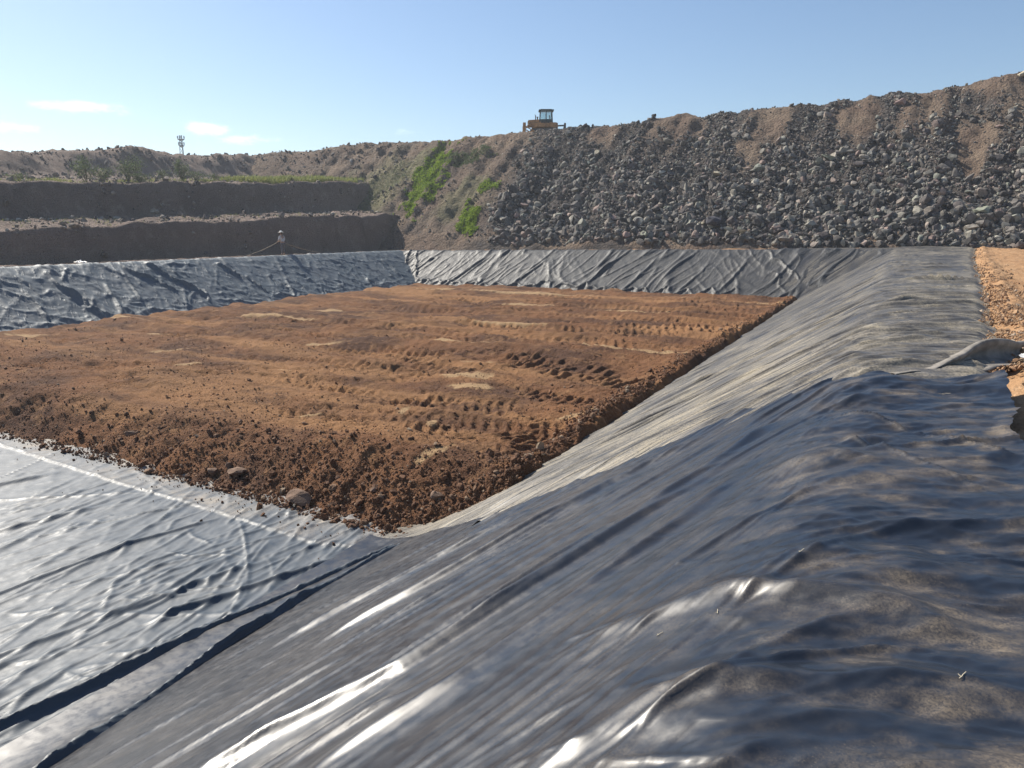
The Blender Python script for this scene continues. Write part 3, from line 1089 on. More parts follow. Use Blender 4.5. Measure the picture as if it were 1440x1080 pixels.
def rock_proto(seed, sub, cuts=9, flat=.62, rough=.05):
    r = np.random.default_rng(seed)
    co, fa = (ICO1 if sub == 1 else ICO2)
    co = co.copy()
    for _ in range(cuts):
        n = r.normal(size=3)
        n /= np.linalg.norm(n)
        d = r.uniform(.36, .72)
        ex = np.maximum(co @ n - d, 0)
        co -= ex[:, None] * n
    co = co * np.array([1.0, r.uniform(.6, .95), r.uniform(flat - .18, flat + .15)])
    co += r.normal(size=co.shape) * rough * .5
    co /= np.abs(co).max()
    return co, fa


def rot_mats(n, r, tilt=None):
    q = r.normal(size=(n, 4))
    q /= np.linalg.norm(q, axis=1)[:, None]
    w, x, y, z = q.T
    return np.stack([np.stack([1 - 2 * (y * y + z * z), 2 * (x * y - z * w), 2 * (x * z + y * w)], -1),
                     np.stack([2 * (x * y + z * w), 1 - 2 * (x * x + z * z), 2 * (y * z - x * w)], -1),
                     np.stack([2 * (x * z - y * w), 2 * (y * z + x * w), 1 - 2 * (x * x + y * y)], -1)], 1)


def scatter_mesh(name, protos, pos, size, r, mat):
    n = len(pos)
    which = r.integers(0, len(protos), n)
    M = rot_mats(n, r)
    tint = r.uniform(0, 1, n)
    cos, fas, tis, off = [], [], [], 0
    for k, (pc, pf) in enumerate(protos):
        idx = np.where(which == k)[0]
        if len(idx) == 0:
            continue
        v = np.einsum('nij,vj->nvi', M[idx], pc) * size[idx][:, None, None] + pos[idx][:, None, :]
        f = pf[None] + (np.arange(len(idx)) * len(pc))[:, None, None] + off
        cos.append(v.reshape(-1, 3))
        fas.append(f.reshape(-1, 3))
        tis.append(np.repeat(tint[idx], len(pc)))
        off += len(idx) * len(pc)
    me = fast_mesh(name, np.concatenate(cos), np.concatenate(fas), False)
    set_attr(me, 'tint', np.concatenate(tis))
    return link(name, me, mat)


def single(name, proto_mesh, loc, size, rot, mat):
    o = bpy.data.objects.new(name, proto_mesh)
    COL.objects.link(o)
    o.location = loc
    o.scale = (size,) * 3 if not isinstance(size, (tuple, list)) else size
    o.rotation_euler = rot
    return o


ROCK_MESH = []
for k in range(14):
    c_, f_ = rock_proto(300 + k, 2, 13, .6, .02)
    me_ = fast_mesh('rock', c_, f_, False)
    me_.materials.append(M_rock)
    ROCK_MESH.append(me_)
CLOD_MESH = []
for k in range(10):
    c_, f_ = rock_proto(400 + k, 2, 7, .75, .09)
    me_ = fast_mesh('clod', c_, f_, False)
    me_.materials.append(M_clod)
    CLOD_MESH.append(me_)


def rock_density(x, y):
    up = y - 58
    n = fbm(x * .35, y * .25, 4, 203)
    edge = -33.0 - .22 * np.clip(up, 0, 20) + n * 1.6
    d = sstep(0, 1.6, x - edge)
    for (px, py, a, b) in ((-20.9, 73, 3.0, 2.2), (-10.7, 71.5, 1.4, 3.2), (-12.2, 68.0, 1.2, 3.5), (-4.5, 71.5, 1.8, 2.6), (6.0, 75, 3.5, 2.0), (4.0, 68, 1.6, 2.8), (-27, 71.5, 2.0, 2.0)):
        d = d * (1 - .93 * sstep(1.2, .6, np.hypot((x - px) / a, (y - py) / b) + .5 * n))
    d = d * (1 - .8 * sstep(8, 14, up) * sstep(.0, .45, fbm(x * .24 + 5, y * .12, 4, 291)))
    return np.maximum(d, .13 * sstep(-.3, .4, n))


def build_rocks():
    r = np.random.default_rng(21)
    N = 120000
    x = r.uniform(-50, 13, N)
    y = r.uniform(57.6, 76.5, N)
    top = np.interp(x, BX, BZ)
    u = np.clip((y - 58) / 1.35 / top, 0, 1.3)
    s = np.exp(r.normal(math.log(.075), .62, N)) * (1.65 - 1.05 * np.clip(u, 0, 1))
    clump = fbm(x * .5, y * .4, 3, 211)
    s = np.clip(s * (1 + .45 * clump), .04, .48)
    keep = r.uniform(0, 1, N) < rock_density(x, y) * np.clip(.62 + .35 * clump, .25, 1) * np.where(u > 1.0, .5, 1)
    x, y, s = x[keep], y[keep], s[keep]
    s = np.where(rock_density(x, y) < .3, np.minimum(s * .75, .13), s)
    z = bank_z(x, y) + s * r.uniform(-.1, .45, len(x))
    big = np.argsort(-s)
    n_single = 290
    bi = big[:n_single]
    for i in bi:
        o = single('rock', ROCK_MESH[int(r.integers(0, 14))], (x[i], y[i], z[i]), float(s[i]), tuple(r.uniform(0, 6.28, 3)), None)
        tag(o, 'grey angular rock lying among many more on the rubble bank', 'rock', 'rocks on the rubble bank')
    rest = big[n_single:]
    small = s[rest] < .16
    protos1 = [rock_proto(500 + k, 1, 6) for k in range(16)]
    protos2 = [rock_proto(540 + k, 2, 12, .6, .02) for k in range(16)]
    # one mesh: coarse stones and fine ones together
    P, S = np.stack([x[rest], y[rest], z[rest]], -1), s[rest]
    a = scatter_mesh('rubble', protos1, P[small], S[small], r, M_rubble)
    b = scatter_mesh('rubble_coarse', protos2, P[~small], S[~small], r, None)
    bm = bmesh.new()
    bm.from_mesh(a.data)
    bm.from_mesh(b.data)
    bm.to_mesh(a.data)
    bm.free()
    bpy.data.objects.remove(b)
    tag(a, 'dense grey rubble of small stones covering the bank', 'rubble', None, 'stuff')


build_rocks()


def rock_tone(name, col):
    t = NT(name)
    n = t.noise(3, 6, .65)
    return t.fin(t.mix(.8, col, t.mr(n, .25, .75, .6, 1.4, False), 'MULTIPLY'), .88, t.bump(t.noise(9, 5), .5, .05), .3)


T_pale = rock_tone('pale_stone', (.42, .37, .27))
T_pink = rock_tone('pinkish_stone', (.38, .27, .24))
T_dark = rock_tone('dark_stone', (.07, .068, .08))
T_green = rock_tone('greenish_stone', (.24, .25, .19))
for (x, y, sc, fl, mat, lab) in (
        (-10.6, 58.35, .62, .5, T_pale, 'long pale yellow slab lying at the very foot of the rubble bank'),
        (-14.0, 59.6, .42, .7, T_pale, 'small bright yellowish block perched beside the big dark boulder on the bank'),
        (-13.1, 59.4, .85, .8, T_dark, 'largest dark boulder low on the rubble bank between pale blocks'),
        (-13.6, 63.2, .45, .75, T_pink, 'pink angular stone halfway up the rubble bank'),
        (-14.0, 65.0, .55, .6, T_pale, 'pale tilted slab above the pink stone on the rubble bank'),
        (-5.8, 66.6, .7, .7, T_green, 'greenish boulder in the middle of the rubble bank'),
        (4.6, 60.4, .75, .7, T_green, 'large rounded greenish boulder at the right end of the rubble foot'),
        (-18.2, 58.4, .55, .8, T_green, 'broad olive boulder at the foot of the bank above the back liner'),
        (-26.2, 68.6, .6, .45, T_pale, 'lone pale slab on the finer rubble below the bulldozer'),
        (-11.9, 58.9, .5, .8, T_pale, 'tall pale block standing beside the long yellow slab'),
        (-1.2, 72.8, .65, .6, T_pink, 'pinkish boulder in the row near the top of the bank'),
        (7.4, 75.4, .7, .6, T_pale, 'tan boulder on the skyline at the far right of the bank')):
    pc, pf = rock_proto(int(1000 + x * 31 + y), 2, 11)
    me = fast_mesh('rock', pc * np.array([1, 1, fl + .2]), pf, False)
    o = link('rock', me, mat)
    o.location = (x, y, float(bank_z(np.array(x), np.array(y))) + sc * .3)
    o.scale = (sc,) * 3
    o.rotation_euler = (random.uniform(-.4, .4), random.uniform(-.4, .4), random.uniform(0, 6))
    tag(o, lab, 'rock')


# ------------------------------------------------------------------ clods and stones on the soil
def build_clods():
    r = np.random.default_rng(33)
    xs, ys, ss = [], [], []
    # front face
    N = 15000
    x = -5.6 - np.abs(r.exponential(6.5, N))
    toe = np.interp(x, TOE_X, TOE_Y)
    y = toe - .22 + np.abs(r.normal(0, .95, N)) - (r.uniform(0, 1, N) < .10) * r.exponential(.28, N)
    s = np.exp(r.normal(math.log(.0135), .66, N))
    k = x > -26
    xs.append(x[k]); ys.append(y[k]); ss.append(s[k])
    # edge along the liner
    N = 7000
    y = 10.2 + r.exponential(9, N)
    x = -5.75 - np.abs(r.normal(0, .32, N))
    k = y < 49
    xs.append(x[k]); ys.append(y[k]); ss.append(np.exp(r.normal(math.log(.020), .55, N))[k])
    # scattered over the pad
    N = 26000
    x = r.uniform(-33, -6, N)
    y = 11 + r.exponential(9, N)
    k = (y < 49) & (fbm(x * .4, y * .4, 3, 221) > -.15)
    xs.append(x[k]); ys.append(y[k]); ss.append(np.exp(r.normal(math.log(.011), .6, N))[k])
    x, y, s = map(np.concatenate, (xs, ys, ss))
    s = np.clip(s, .006, .10)
    z = pad_height(x, y) + s * r.uniform(0, .45, len(x))
    fl = FLOOR_Z + .0
    z = np.maximum(z, fl + s * .4)
    dist = np.hypot(x, y)
    order = np.argsort(-s / dist)
    for i in order[:280]:
        o = single('soil_clod', CLOD_MESH[int(r.integers(0, 10))], (x[i], y[i], z[i]), float(s[i]), tuple(r.uniform(0, 6.28, 3)), None)
        tag(o, 'small brown clod of earth loose on the edge of the soil', 'clod', 'clods on the soil')
    rest = order[280:]
    protos = [rock_proto(600 + k, 1, 5, .75, .12) for k in range(12)]
    o = scatter_mesh('soil_crumbs', protos, np.stack([x[rest], y[rest], z[rest]], -1), s[rest], r, M_crumbs)
    tag(o, 'crumbs of brown earth strewn over the soil', 'soil crumbs', None, 'stuff')


build_clods()



def build_verge():
    r = np.random.default_rng(51)
    N = 9000
    y = 9.5 + r.exponential(13, N)
    x = liner_edge(y) + .35 + r.normal(0, .38, N) - .1
    k = (y < 57) & (fbm(x * 1.2, y * .8, 3, 271) > -.25)
    x, y = x[k], y[k]
    s_ = np.clip(np.exp(r.normal(math.log(.012), .65, len(x))), .006, .07)
    z = zc(y) + .02 + .09 * np.exp(-((x - liner_edge(y) - .35) / .3) ** 2) + s_ * .2
    o = scatter_mesh('dirt_crumbs', [rock_proto(700 + q, 1, 5, .75, .12) for q in range(10)], np.stack([x, y, z], -1), s_, r, M_verge)
    tag(o, 'orange crumbs of dirt spilled along the liner edge', 'dirt crumbs', None, 'stuff')


M_verge = rock_mat('verge_earth', 'attr', [(0, (.24, .14, .08)), (.5, (.36, .22, .12)), (.85, (.42, .28, .17)), (1, (.45, .36, .27))])
build_verge()



def build_hill_stones():
    r = np.random.default_rng(61)
    N = 24000
    x = -r.uniform(43.2, 82, N)
    y = r.uniform(15, 86, N)
    k = (fbm(x * .25, y * .25, 3, 281) > -.2) & ((terr_z(x, y) > bank_z(x, y) - .3) | (x < -47 - 4 * fbm(x * .3, y * .3, 3, 283)))
    x, y = x[k], y[k]
    s_ = np.clip(np.exp(r.normal(math.log(.06), .7, len(x))), .03, .35)
    o = scatter_mesh('hill_stones', [rock_proto(740 + q, 1, 6) for q in range(12)], np.stack([x, y, hill_top(x, y) + s_ * .2], -1), s_, r, M_hillstone)
    tag(o, 'loose brown stones strewn over the terraces and the ridge', 'stones', None, 'stuff')


M_hillstone = rock_mat('hill_stone', 'attr', [(0, (.10, .08, .07)), (.5, (.19, .155, .13)), (.85, (.26, .22, .18)), (1, (.38, .34, .29))])
build_hill_stones()

T_brown = rock_tone('brown_stone', (.20, .13, .09))
T_tan = rock_tone('tan_stone', (.33, .25, .17))
for (x, y, z, sc, sx, mat, lab, rz) in (
        (-9.75, 10.15, -3.28, .20, 1.5, T_brown, 'biggest oblong brown boulder at the foot of the soil near the liner', .5),
        (-11.85, 10.55, -3.22, .15, 1.5, T_brown, 'oblong stone beside the round pair at the foot of the soil', .3),
        (-12.5, 10.5, -3.26, .13, 1.0, T_brown, 'round dark stone touching the pale liner fringe', .9),
        (-12.25, 10.75, -3.18, .12, 1.1, T_brown, 'second round stone just behind the dark one at the soil foot', 2.0),
        (-9.1, 12.9, -2.55, .075, 1.3, T_tan, 'small pale stone lying on top of the soil near its front edge', .2),
        (-7.1, 10.75, -2.98, .15, 1.1, T_brown, 'rounded lump of earth halfway down the near corner of the soil', .2),
        (-8.35, 10.6, -3.05, .12, 1.2, T_brown, 'brown lump on the loose front face left of the near corner', 1.2),
        (-15.8, 11.0, -3.0, .12, 1.3, T_brown, 'dark lump on the left part of the loose soil face', 1.0),
        (-6.05, 13.0, -2.5, .11, 1.3, T_tan, 'upright tan stone at the soil edge beside the slope liner', 1.4)):
    pc, pf = rock_proto(int(2000 - x * 37 + y), 2, 9, .7, .05)
    me = fast_mesh('stone', pc * np.array([sx, 1, 1]), pf, False)
    o = link('stone', me, mat)
    o.location = (x, y, z)
    o.scale = (sc,) * 3
    o.rotation_euler = (.2, .15, rz)
    tag(o, lab, 'stone')

# stones on the dirt beside the liner's right edge
for (x, y, sc, lab) in ((1.55, 16.9, .075, 'leftmost of three small stones in a row on the dirt verge'), (1.80, 16.95, .065, 'middle one of three small stones in a row on the dirt verge'),
                        (2.02, 17.0, .07, 'rightmost of three small stones in a row on the dirt verge'), (1.25, 14.3, .06, 'single stone lying on the dusty liner edge'),
                        (1.55, 13.9, .05, 'little stone between the liner edge and the dirt lump'), (1.95, 14.1, .13, 'fist shaped dirt lump on the orange verge'),
                        (1.85, 20.2, .08, 'flat stone on the dirt windrow further along the liner')):
    pc, pf = rock_proto(int(3000 + x * 97 + y * 13), 2, 9, .7, .05)
    me = fast_mesh('stone', pc, pf, False)
    o = link('stone', me, T_brown)
    o.location = (x, y, float(zc(y)) + sc * .55)
    o.scale = (sc,) * 3
    o.rotation_euler = (.1, .2, x * 5)
    tag(o, lab, 'stone')


# ------------------------------------------------------------------ person on the left crest, holding a rope
def skin_mesh(name, joints, edges, mat, parent=None, sub=2):
    """joints: [(x, y, z, rx, ry)], one continuous skinned surface"""
    me = bpy.data.meshes.new(name + '_cage')
    me.from_pydata([j[:3] for j in joints], edges, [])
    o = bpy.data.objects.new(name + '_cage', me)
    COL.objects.link(o)
    sk = o.modifiers.new('skin', 'SKIN')
    sk.use_smooth_shade = True
    for i, j in enumerate(joints):
        me.skin_vertices[0].data[i].radius = (j[3], j[4] if len(j) > 4 else j[3])
        me.skin_vertices[0].data[i].use_root = (i == 0)
    sb = o.modifiers.new('sub', 'SUBSURF')
    sb.levels = sub
    sb.render_levels = sub
    dg = bpy.context.evaluated_depsgraph_get()
    dg.update()
    out = bpy.data.meshes.new_from_object(o.evaluated_get(dg))
    out.name = name
    bpy.data.objects.remove(o)
    bpy.data.meshes.remove(me)
    out.materials.clear()
    for p in out.polygons:
        p.use_smooth = True
    return link(name, out, mat, parent)


M_skin = plain('skin', (.36, .21, .14), .6, 0, .1, 9)
M_shirt = plain('pale_shirt', (.55, .53, .52), .85, 0, .15, 8, .3)
M_trous = plain('dark_trousers', (.11, .11, .125), .85, 0, .2, 8, .3)
M_hat = plain('white_hat', (.74, .72, .67), .8, 0, .08, 8)
M_boot = plain('dark_boot', (.04, .035, .03), .7)
M_hair = plain('black_hair', (.015, .013, .012), .6)
M_rope = plain('tan_rope', (.42, .33, .22), .85, 0, .15, 20)


def build_person():
    px, py = -40.15, 41.6
    gz = float(terr_z(np.array(-41.0), np.array(py))) + .02
    gz = max(gz, -.12)
    root = empty('person', (px, py, gz), R(27.2 + 150), 1.0)
    tag(root, 'person in a white hat and pale shirt standing on the far crest holding a rope', 'person')
    # local: +x is where the person faces, +y the left hand side
    J = [(0, 0, .86, .12, .10), (.02, 0, 1.08, .12, .10), (.07, 0, 1.27, .14, .10), (.11, 0, 1.38, .055), (.14, 0, 1.47, .07, .075), (.15, 0, 1.55, .085, .08), (.145, 0, 1.62, .06, .06),
         (.08, .19, 1.30, .05), (.12, .25, 1.06, .04), (.30, .13, .95, .028), (.35, .11, .94, .032, .02),
         (.08, -.19, 1.30, .05), (.10, -.27, 1.06, .04), (.29, -.17, .98, .028), (.34, -.15, .97, .032, .02),
         (-.01, .10, .80, .09), (.03, .12, .46, .06), (-.02, .13, .09, .042), (.10, .14, .03, .04, .03),
         (-.01, -.10, .80, .09), (.07, -.13, .46, .06), (.04, -.15, .09, .042), (.16, -.16, .03, .04, .03),
         (.232, 0, 1.535, .018), (.20, 0, 1.475, .03)]
    E_ = [(0, 1), (1, 2), (2, 3), (3, 4), (4, 5), (5, 6), (2, 7), (7, 8), (8, 9), (9, 10), (2, 11), (11, 12), (12, 13), (13, 14),
          (0, 15), (15, 16), (16, 17), (17, 18), (0, 19), (19, 20), (20, 21), (21, 22), (5, 23), (4, 24)]
    n0 = len(J)
    for side, (hx, hy, hz) in ((1, (.35, .11, .94)), (-1, (.34, -.15, .97))):
        h = 10 if side == 1 else 14
        for f in range(4):
            a = len(J)
            dz = (f - 1.5) * .019
            ln = (.075, .085, .08, .062)[f]
            J += [(hx + .03, hy - side * .012, hz - dz, .0095), (hx + .03 + ln * .5, hy - side * .025, hz - dz - .008, .009), (hx + .035 + ln * .55, hy - side * .055, hz - dz - .014, .008)]
            E_ += [(h, a), (a, a + 1), (a + 1, a + 2)]
        a = len(J)
        J += [(hx + .005, hy - side * .03, hz + .03, .011), (hx + .035, hy - side * .05, hz + .035, .009)]
        E_ += [(h, a), (a, a + 1)]
    skin_mesh('body', J, E_, M_skin, root)
    S = [(.01, 0, .86, .165, .135), (.03, 0, 1.08, .155, .125), (.075, 0, 1.26, .165, .125), (.10, 0, 1.35, .085, .08),
         (.08, .20, 1.29, .072), (.12, .262, 1.06, .062), (.22, .20, .995, .05), (.08, -.20, 1.29, .072), (.10, -.282, 1.06, .062), (.21, -.22, 1.01, .05)]
    skin_mesh('shirt', S, [(0, 1), (1, 2), (2, 3), (2, 4), (4, 5), (5, 6), (2, 7), (7, 8), (8, 9)], M_shirt, root)
    T = [(0, 0, .88, .15, .125), (-.005, .10, .78, .105), (.03, .12, .46, .08), (-.02, .13, .10, .066), (-.005, -.10, .78, .105), (.07, -.13, .46, .08), (.04, -.15, .10, .066)]
    skin_mesh('trousers', T, [(0, 1), (1, 2), (2, 3), (0, 4), (4, 5), (5, 6)], M_trous, root)
    for nm, (a, b) in (('boot', ((-.05, .13), (.14, .145))), ('boot', ((.0, -.15), (.19, -.165)))):
        skin_mesh(nm, [(a[0], a[1], .06, .055, .05), ((a[0] + b[0]) / 2, (a[1] + b[1]) / 2, .045, .05, .04), (b[0], b[1], .035, .04, .03)], [(0, 1), (1, 2)], M_boot, root, 1)
    bm = bmesh.new()
    prof = [(.0, 1.735), (.05, 1.73), (.085, 1.70), (.10, 1.645), (.13, 1.635), (.21, 1.605), (.212, 1.598), (.13, 1.622), (.095, 1.625)]
    rings = [[bm.verts.new((.14 + q * math.cos(k * math.pi / 10), q * math.sin(k * math.pi / 10), z - .12 * q * math.cos(k * math.pi / 10))) for k in range(20)] if q > 0 else [bm.verts.new((.14, 0, z))] for q, z in prof]
    for k in range(20):
        bm.faces.new((rings[0][0], rings[1][k], rings[1][(k + 1) % 20]))
    for a, b in zip(rings[1:-1], rings[2:]):
        for k in range(20):
            bm.faces.new((a[k], b[k], b[(k + 1) % 20], a[(k + 1) % 20]))
    bmesh.ops.recalc_face_normals(bm, faces=bm.faces[:])
    me = bpy.data.meshes.new('hat')
    bm.to_mesh(me)
    bm.free()
    link('hat', me, M_hat, root)
    skin_mesh('hair', [(.11, 0, 1.50, .075, .085), (.105, 0, 1.57, .09, .088), (.13, 0, 1.63, .08, .08)], [(0, 1), (1, 2)], M_hair, root, 1)
    # rope: from the liner edge up to the hands and down again
    M = Matrix.Translation((px, py, gz)) @ Matrix.Rotation(R(27.2 + 150), 4, 'Z')
    hl, hr = M @ Vector((.375, .085, .935)), M @ Vector((.365, -.125, .965))
    lo, hi = (hr, hl) if hr.y < hl.y else (hl, hr)
    a, b = Vector((-39.75, 37.7, -.05)), Vector((-39.8, 45.2, -.05))

    def sag(p, q, s, n=10):
        return [p.lerp(q, i / n) - Vector((0, 0, s * 4 * (i / n) * (1 - i / n))) for i in range(n + 1)]
    mb = MB()
    mb.tube(sag(a, lo, .10) + sag(lo, hi, 0, 2)[1:] + sag(hi, b, .12)[1:], .016, 6)
    o = mb.build('rope', M_rope, None, True)
    tag(o, 'thin tan rope running down to the liner edge on both sides of the person', 'rope')


build_person()


# ------------------------------------------------------------------ bulldozer on top of the bank
M_doz = plain('rusty_orange_paint', (.44, .22, .08), .55, 0, .35, 3, .2)
M_dozd = plain('dark_cab_paint', (.035, .05, .048), .5, 0, .3, 4)
M_steel = plain('worn_dark_steel', (.085, .075, .07), .5, .6, .35, 5, .2)
M_glass = NT('cab_glass')
M_glass.p.inputs['Transmission Weight'].default_value = .9
M_glass = M_glass.fin((.75, .85, .85), .03)


def build_dozer():
    x, y = -35.5, 77.0
    root = empty('bulldozer', (x, y, float(bank_z(np.array(x), np.array(75.5))) - .15), R(180 + 27.2), .93)
    tag(root, 'rusty orange bulldozer with a dark cab standing on top of the rubble bank', 'bulldozer')
    for s in (-1, 1):
        t = MB()
        loop = [(1.55, .12), (1.85, .35), (1.85, .60), (1.55, .86), (-1.2, .92), (-1.5, .72), (-1.5, .40), (-1.2, .12), (-1.0, .03), (1.35, .03)]
        t.prism(loop, s * .98 - .24, s * .98 + .24)
        for k in range(14):
            t.box((-1.0 + k * .18, s * .98, .015), (.05, .5, .05))
            t.box((-1.1 + k * .19, s * .98, .925 - k * .0035), (.05, .5, .05))
        tr = t.build('track', M_steel, root)
        w = MB()
        for wx, wz, wr in ((1.45, .48, .30), (-1.1, .50, .33)):
            w.tube([(wx, s * 1.2, wz), (wx, s * 1.26, wz)], wr, 18)
        for k in range(5):
            w.tube([(-.7 + k * .4, s * 1.2, .24), (-.7 + k * .4, s * 1.25, .24)], .13, 12)
        w.build('wheel', M_steel, tr)
    b = MB()
    b.box((.1, 0, 1.10), (3.0, 1.5, .85), (0, 0, 0), .05)
    b.box((.0, 0, 1.55), (1.5, 1.5, .3), (0, 0, 0), .04)
    b.box((-.85, 0, 1.30), (.9, 1.7, .55), (0, 0, 0), .10)
    for s in (-1, 1):
        b.box((-.1, s * .98, 1.05), (2.6, .5, .07), (0, 0, 0), .02)
    b.build('body', M_doz, root)
    h = MB()
    h.prism([(.75, 1.15), (2.02, 1.15), (2.06, 1.75), (1.98, 1.84), (.75, 1.92)], -.6, .6)
    hd = h.build('hood', M_doz, root)
    g = MB()
    for k in range(6):
        g.box((2.07, 0, 1.24 + k * .09), (.03, .9, .03))
    g.build('grille', M_steel, hd)
    g = MB()
    for k in range(5):
        for s in (-1, 1):
            g.box((1.05 + k * .16, s * .61, 1.45), (.05, .02, .34))
    g.build('side_vent', M_steel, hd)
    c = MB()
    for px_ in (.62, -.78):
        for s in (-1, 1):
            c.box((px_ + (.03 if px_ > 0 else .05), s * .72, 2.22), (.10, .10, 1.35), (0, -.04 if px_ > 0 else .06, 0), .015)
    for s in (-1, 1):
        c.box((-.05, s * .72, 2.2), (.07, .06, 1.3))
        c.box((-.08, s * .72, 1.72), (1.3, .06, .40))
    c.box((-.72, 0, 1.75), (.08, 1.4, .45))
    c.box((.60, 0, 1.72), (.08, 1.4, .40))
    cab = c.build('cab', M_dozd, root)
    c = MB()
    c.box((-.06, 0, 2.93), (1.75, 1.72, .10), (0, 0, 0), .04)
    c.box((-.06, 0, 3.01), (1.3, 1.3, .08), (0, 0, 0), .03)
    c.build('roof', M_dozd, cab)
    for s in (-1, 1):
        MB().box((.28, s * .725, 2.38), (.58, .012, .92)).build('window', M_glass, cab)
        MB().box((-.40, s * .725, 2.38), (.60, .012, .92)).build('window', M_glass, cab)
    MB().box((.645, 0, 2.38), (.012, 1.3, .92)).build('windshield', M_glass, cab)
    MB().box((-.25, 0, 1.85), (.5, .5, .12), (0, 0, 0), .04).box((-.48, 0, 2.15), (.12, .48, .6), (0, .1, 0), .04).build('seat', M_steel, cab)
    MB().tube([(1.15, -.3, 1.85), (1.15, -.3, 2.45), (1.22, -.3, 2.56)], [.06, .06, .055], 10).build('exhaust_stack', M_steel, root)
    MB().tube([(.95, .28, 1.88), (.95, .28, 2.15)], .08, 10).tube([(.95, .28, 2.15), (.95, .28, 2.24)], .12, 10).build('air_cleaner', M_steel, root)
    bl = MB()
    prof = [(2.52, .02), (2.38, .35), (2.34, .75), (2.42, 1.15), (2.56, 1.45), (2.62, 1.45), (2.50, 1.13), (2.43, .75), (2.47, .35), (2.60, .02)]
    bl.prism(prof, -1.6, 1.6)
    for s in (-1, 1):
        bl.box((2.48, s * 1.61, .72), (.34, .04, 1.45), (0, 0, 0), .01)
    bl.build('blade', M_doz, root)
    for s in (-1, 1):
        MB().tube([(.2, s * 1.36, .45), (2.40, s * 1.36, .38)], .10, 8).tube([(1.3, s * 1.36, .5), (2.42, s * 1.30, 1.1)], .06, 8).build('push_arm', M_doz, root)
        MB().tube([(1.75, s * .6, 1.55), (2.38, s * .7, 1.0)], .05, 8).build('lift_cylinder', M_steel, root)
    r_ = MB()
    r_.box((-1.75, 0, 1.30), (.9, .25, .16), (0, .05, 0), .03)
    r_.box((-1.75, 0, .85), (.9, .35, .16), (0, -.1, 0), .03)
    r_.box((-2.2, 0, 1.05), (.22, 1.5, .3), (0, 0, 0), .03)
    r_.prism([(-2.15, 1.60), (-2.38, 1.60), (-2.38, .6), (-2.28, .25), (-2.1, .12), (-2.18, .5), (-2.15, .8)], -.07, .07)
    r_.build('ripper', M_steel, root)


build_dozer()


# ------------------------------------------------------------------ antenna mast beyond the hill
M_mast = plain('grey_galvanised_steel', (.33, .36, .37), .5, .4, .1)


def build_mast():
    k = 112.0
    a = (257 - 720) / 1050
    f = 1.04
    x = k * (a * math.cos(R(27.2)) - f * math.sin(R(27.2)))
    y = k * (a * math.sin(R(27.2)) + f * math.cos(R(27.2)))
    z0 = float(terr_z(np.array(x), np.array(y))) - .5
    H = 15.4 - z0
    root = empty('antenna_mast', (x, y, z0))
    tag(root, 'slender grey antenna mast with two rings of panels rising behind the left ridge', 'antenna mast')
    m = MB()
    for q in range(3):
        c, s = math.cos(q * 2.094), math.sin(q * 2.094)
        m.tube([(c * .4, s * .4, 0), (c * .2, s * .2, H)], .05, 6)
    n = int(H / .9)
    for i in range(n):
        z, z2 = i * .9, (i + 1) * .9
        for q in range(3):
            r0, r1 = .4 - .2 * z / H, .4 - .2 * z2 / H
            m.tube([(r0 * math.cos(q * 2.094), r0 * math.sin(q * 2.094), z), (r1 * math.cos(q * 2.094 + 2.094), r1 * math.sin(q * 2.094 + 2.094), z2)], .02, 5)
    m.build('lattice', M_mast, root)
    for z, rr in ((H - .3, .44), (H - 1.2, .36)):
        p = MB()
        pts = [(rr * math.cos(t * math.pi / 8), rr * math.sin(t * math.pi / 8), z - .3) for t in range(17)]
        p.tube(pts, .06, 6)
        for q in range(6):
            c, s = math.cos(q * 1.047), math.sin(q * 1.047)
            p.tube([(0, 0, z - .55), (c * rr, s * rr, z - .3)], .05, 6)
        p.build('platform', M_mast, root)
        for q in range(6):
            c, s = math.cos(q * 1.047 + .2), math.sin(q * 1.047 + .2)
            MB().box((c * (rr + .08), s * (rr + .08), z), (.05, .12, .42), (0, 0, q * 1.047 + .2), .015).build('antenna_panel', M_mast, root)


build_mast()


# ------------------------------------------------------------------ plants
def leaf_mat(name, a, b):
    t = NT(name)
    r = t.attr('tint')
    c = t.mix(r, a, b)
    t.p.inputs['Transmission Weight'].default_value = 0
    m = t.fin(c, .6, None, .3)
    tr = t.n('ShaderNodeBsdfTranslucent')
    t.put(c, tr.inputs['Color'])
    mx = t.n('ShaderNodeMixShader')
    mx.inputs[0].default_value = .35
    t.l(t.p.outputs[0], mx.inputs[1])
    t.l(tr.outputs[0], mx.inputs[2])
    t.l(mx.outputs[0], t.out.inputs[0])
    return m


M_leaf = leaf_mat('shrub_leaf', (.075, .105, .045), (.16, .19, .095))
M_green = leaf_mat('creeper_leaf', (.12, .19, .025), (.36, .46, .07))
M_grass = leaf_mat('dry_grass', (.17, .20, .06), (.32, .33, .12))
M_bark = plain('shrub_bark', (.13, .10, .075), .9, 0, .3, 12)


def leaves_mesh(name, P, size, r, mat, parent=None, upright=.3, aspect=.5):
    n = len(P)
    d = r.normal(size=(n, 3))
    d[:, 2] = np.abs(d[:, 2]) * .6 + upright
    d /= np.linalg.norm(d, axis=1)[:, None]
    s = np.cross(d, r.normal(size=(n, 3)))
    s /= np.linalg.norm(s, axis=1)[:, None]
    nn = np.cross(d, s)
    L = size[:, None]
    W = L * aspect * .5
    co = np.stack([P, P + d * L * .5 + s * W + nn * L * .06, P + d * L - nn * L * .10, P + d * L * .5 - s * W + nn * L * .06], 1).reshape(-1, 3)
    f = np.arange(n * 4).reshape(n, 4)
    me = fast_mesh(name, co, f, False)
    set_attr(me, 'tint', np.repeat(r.uniform(0, 1, n), 4))
    return link(name, me, mat, parent)


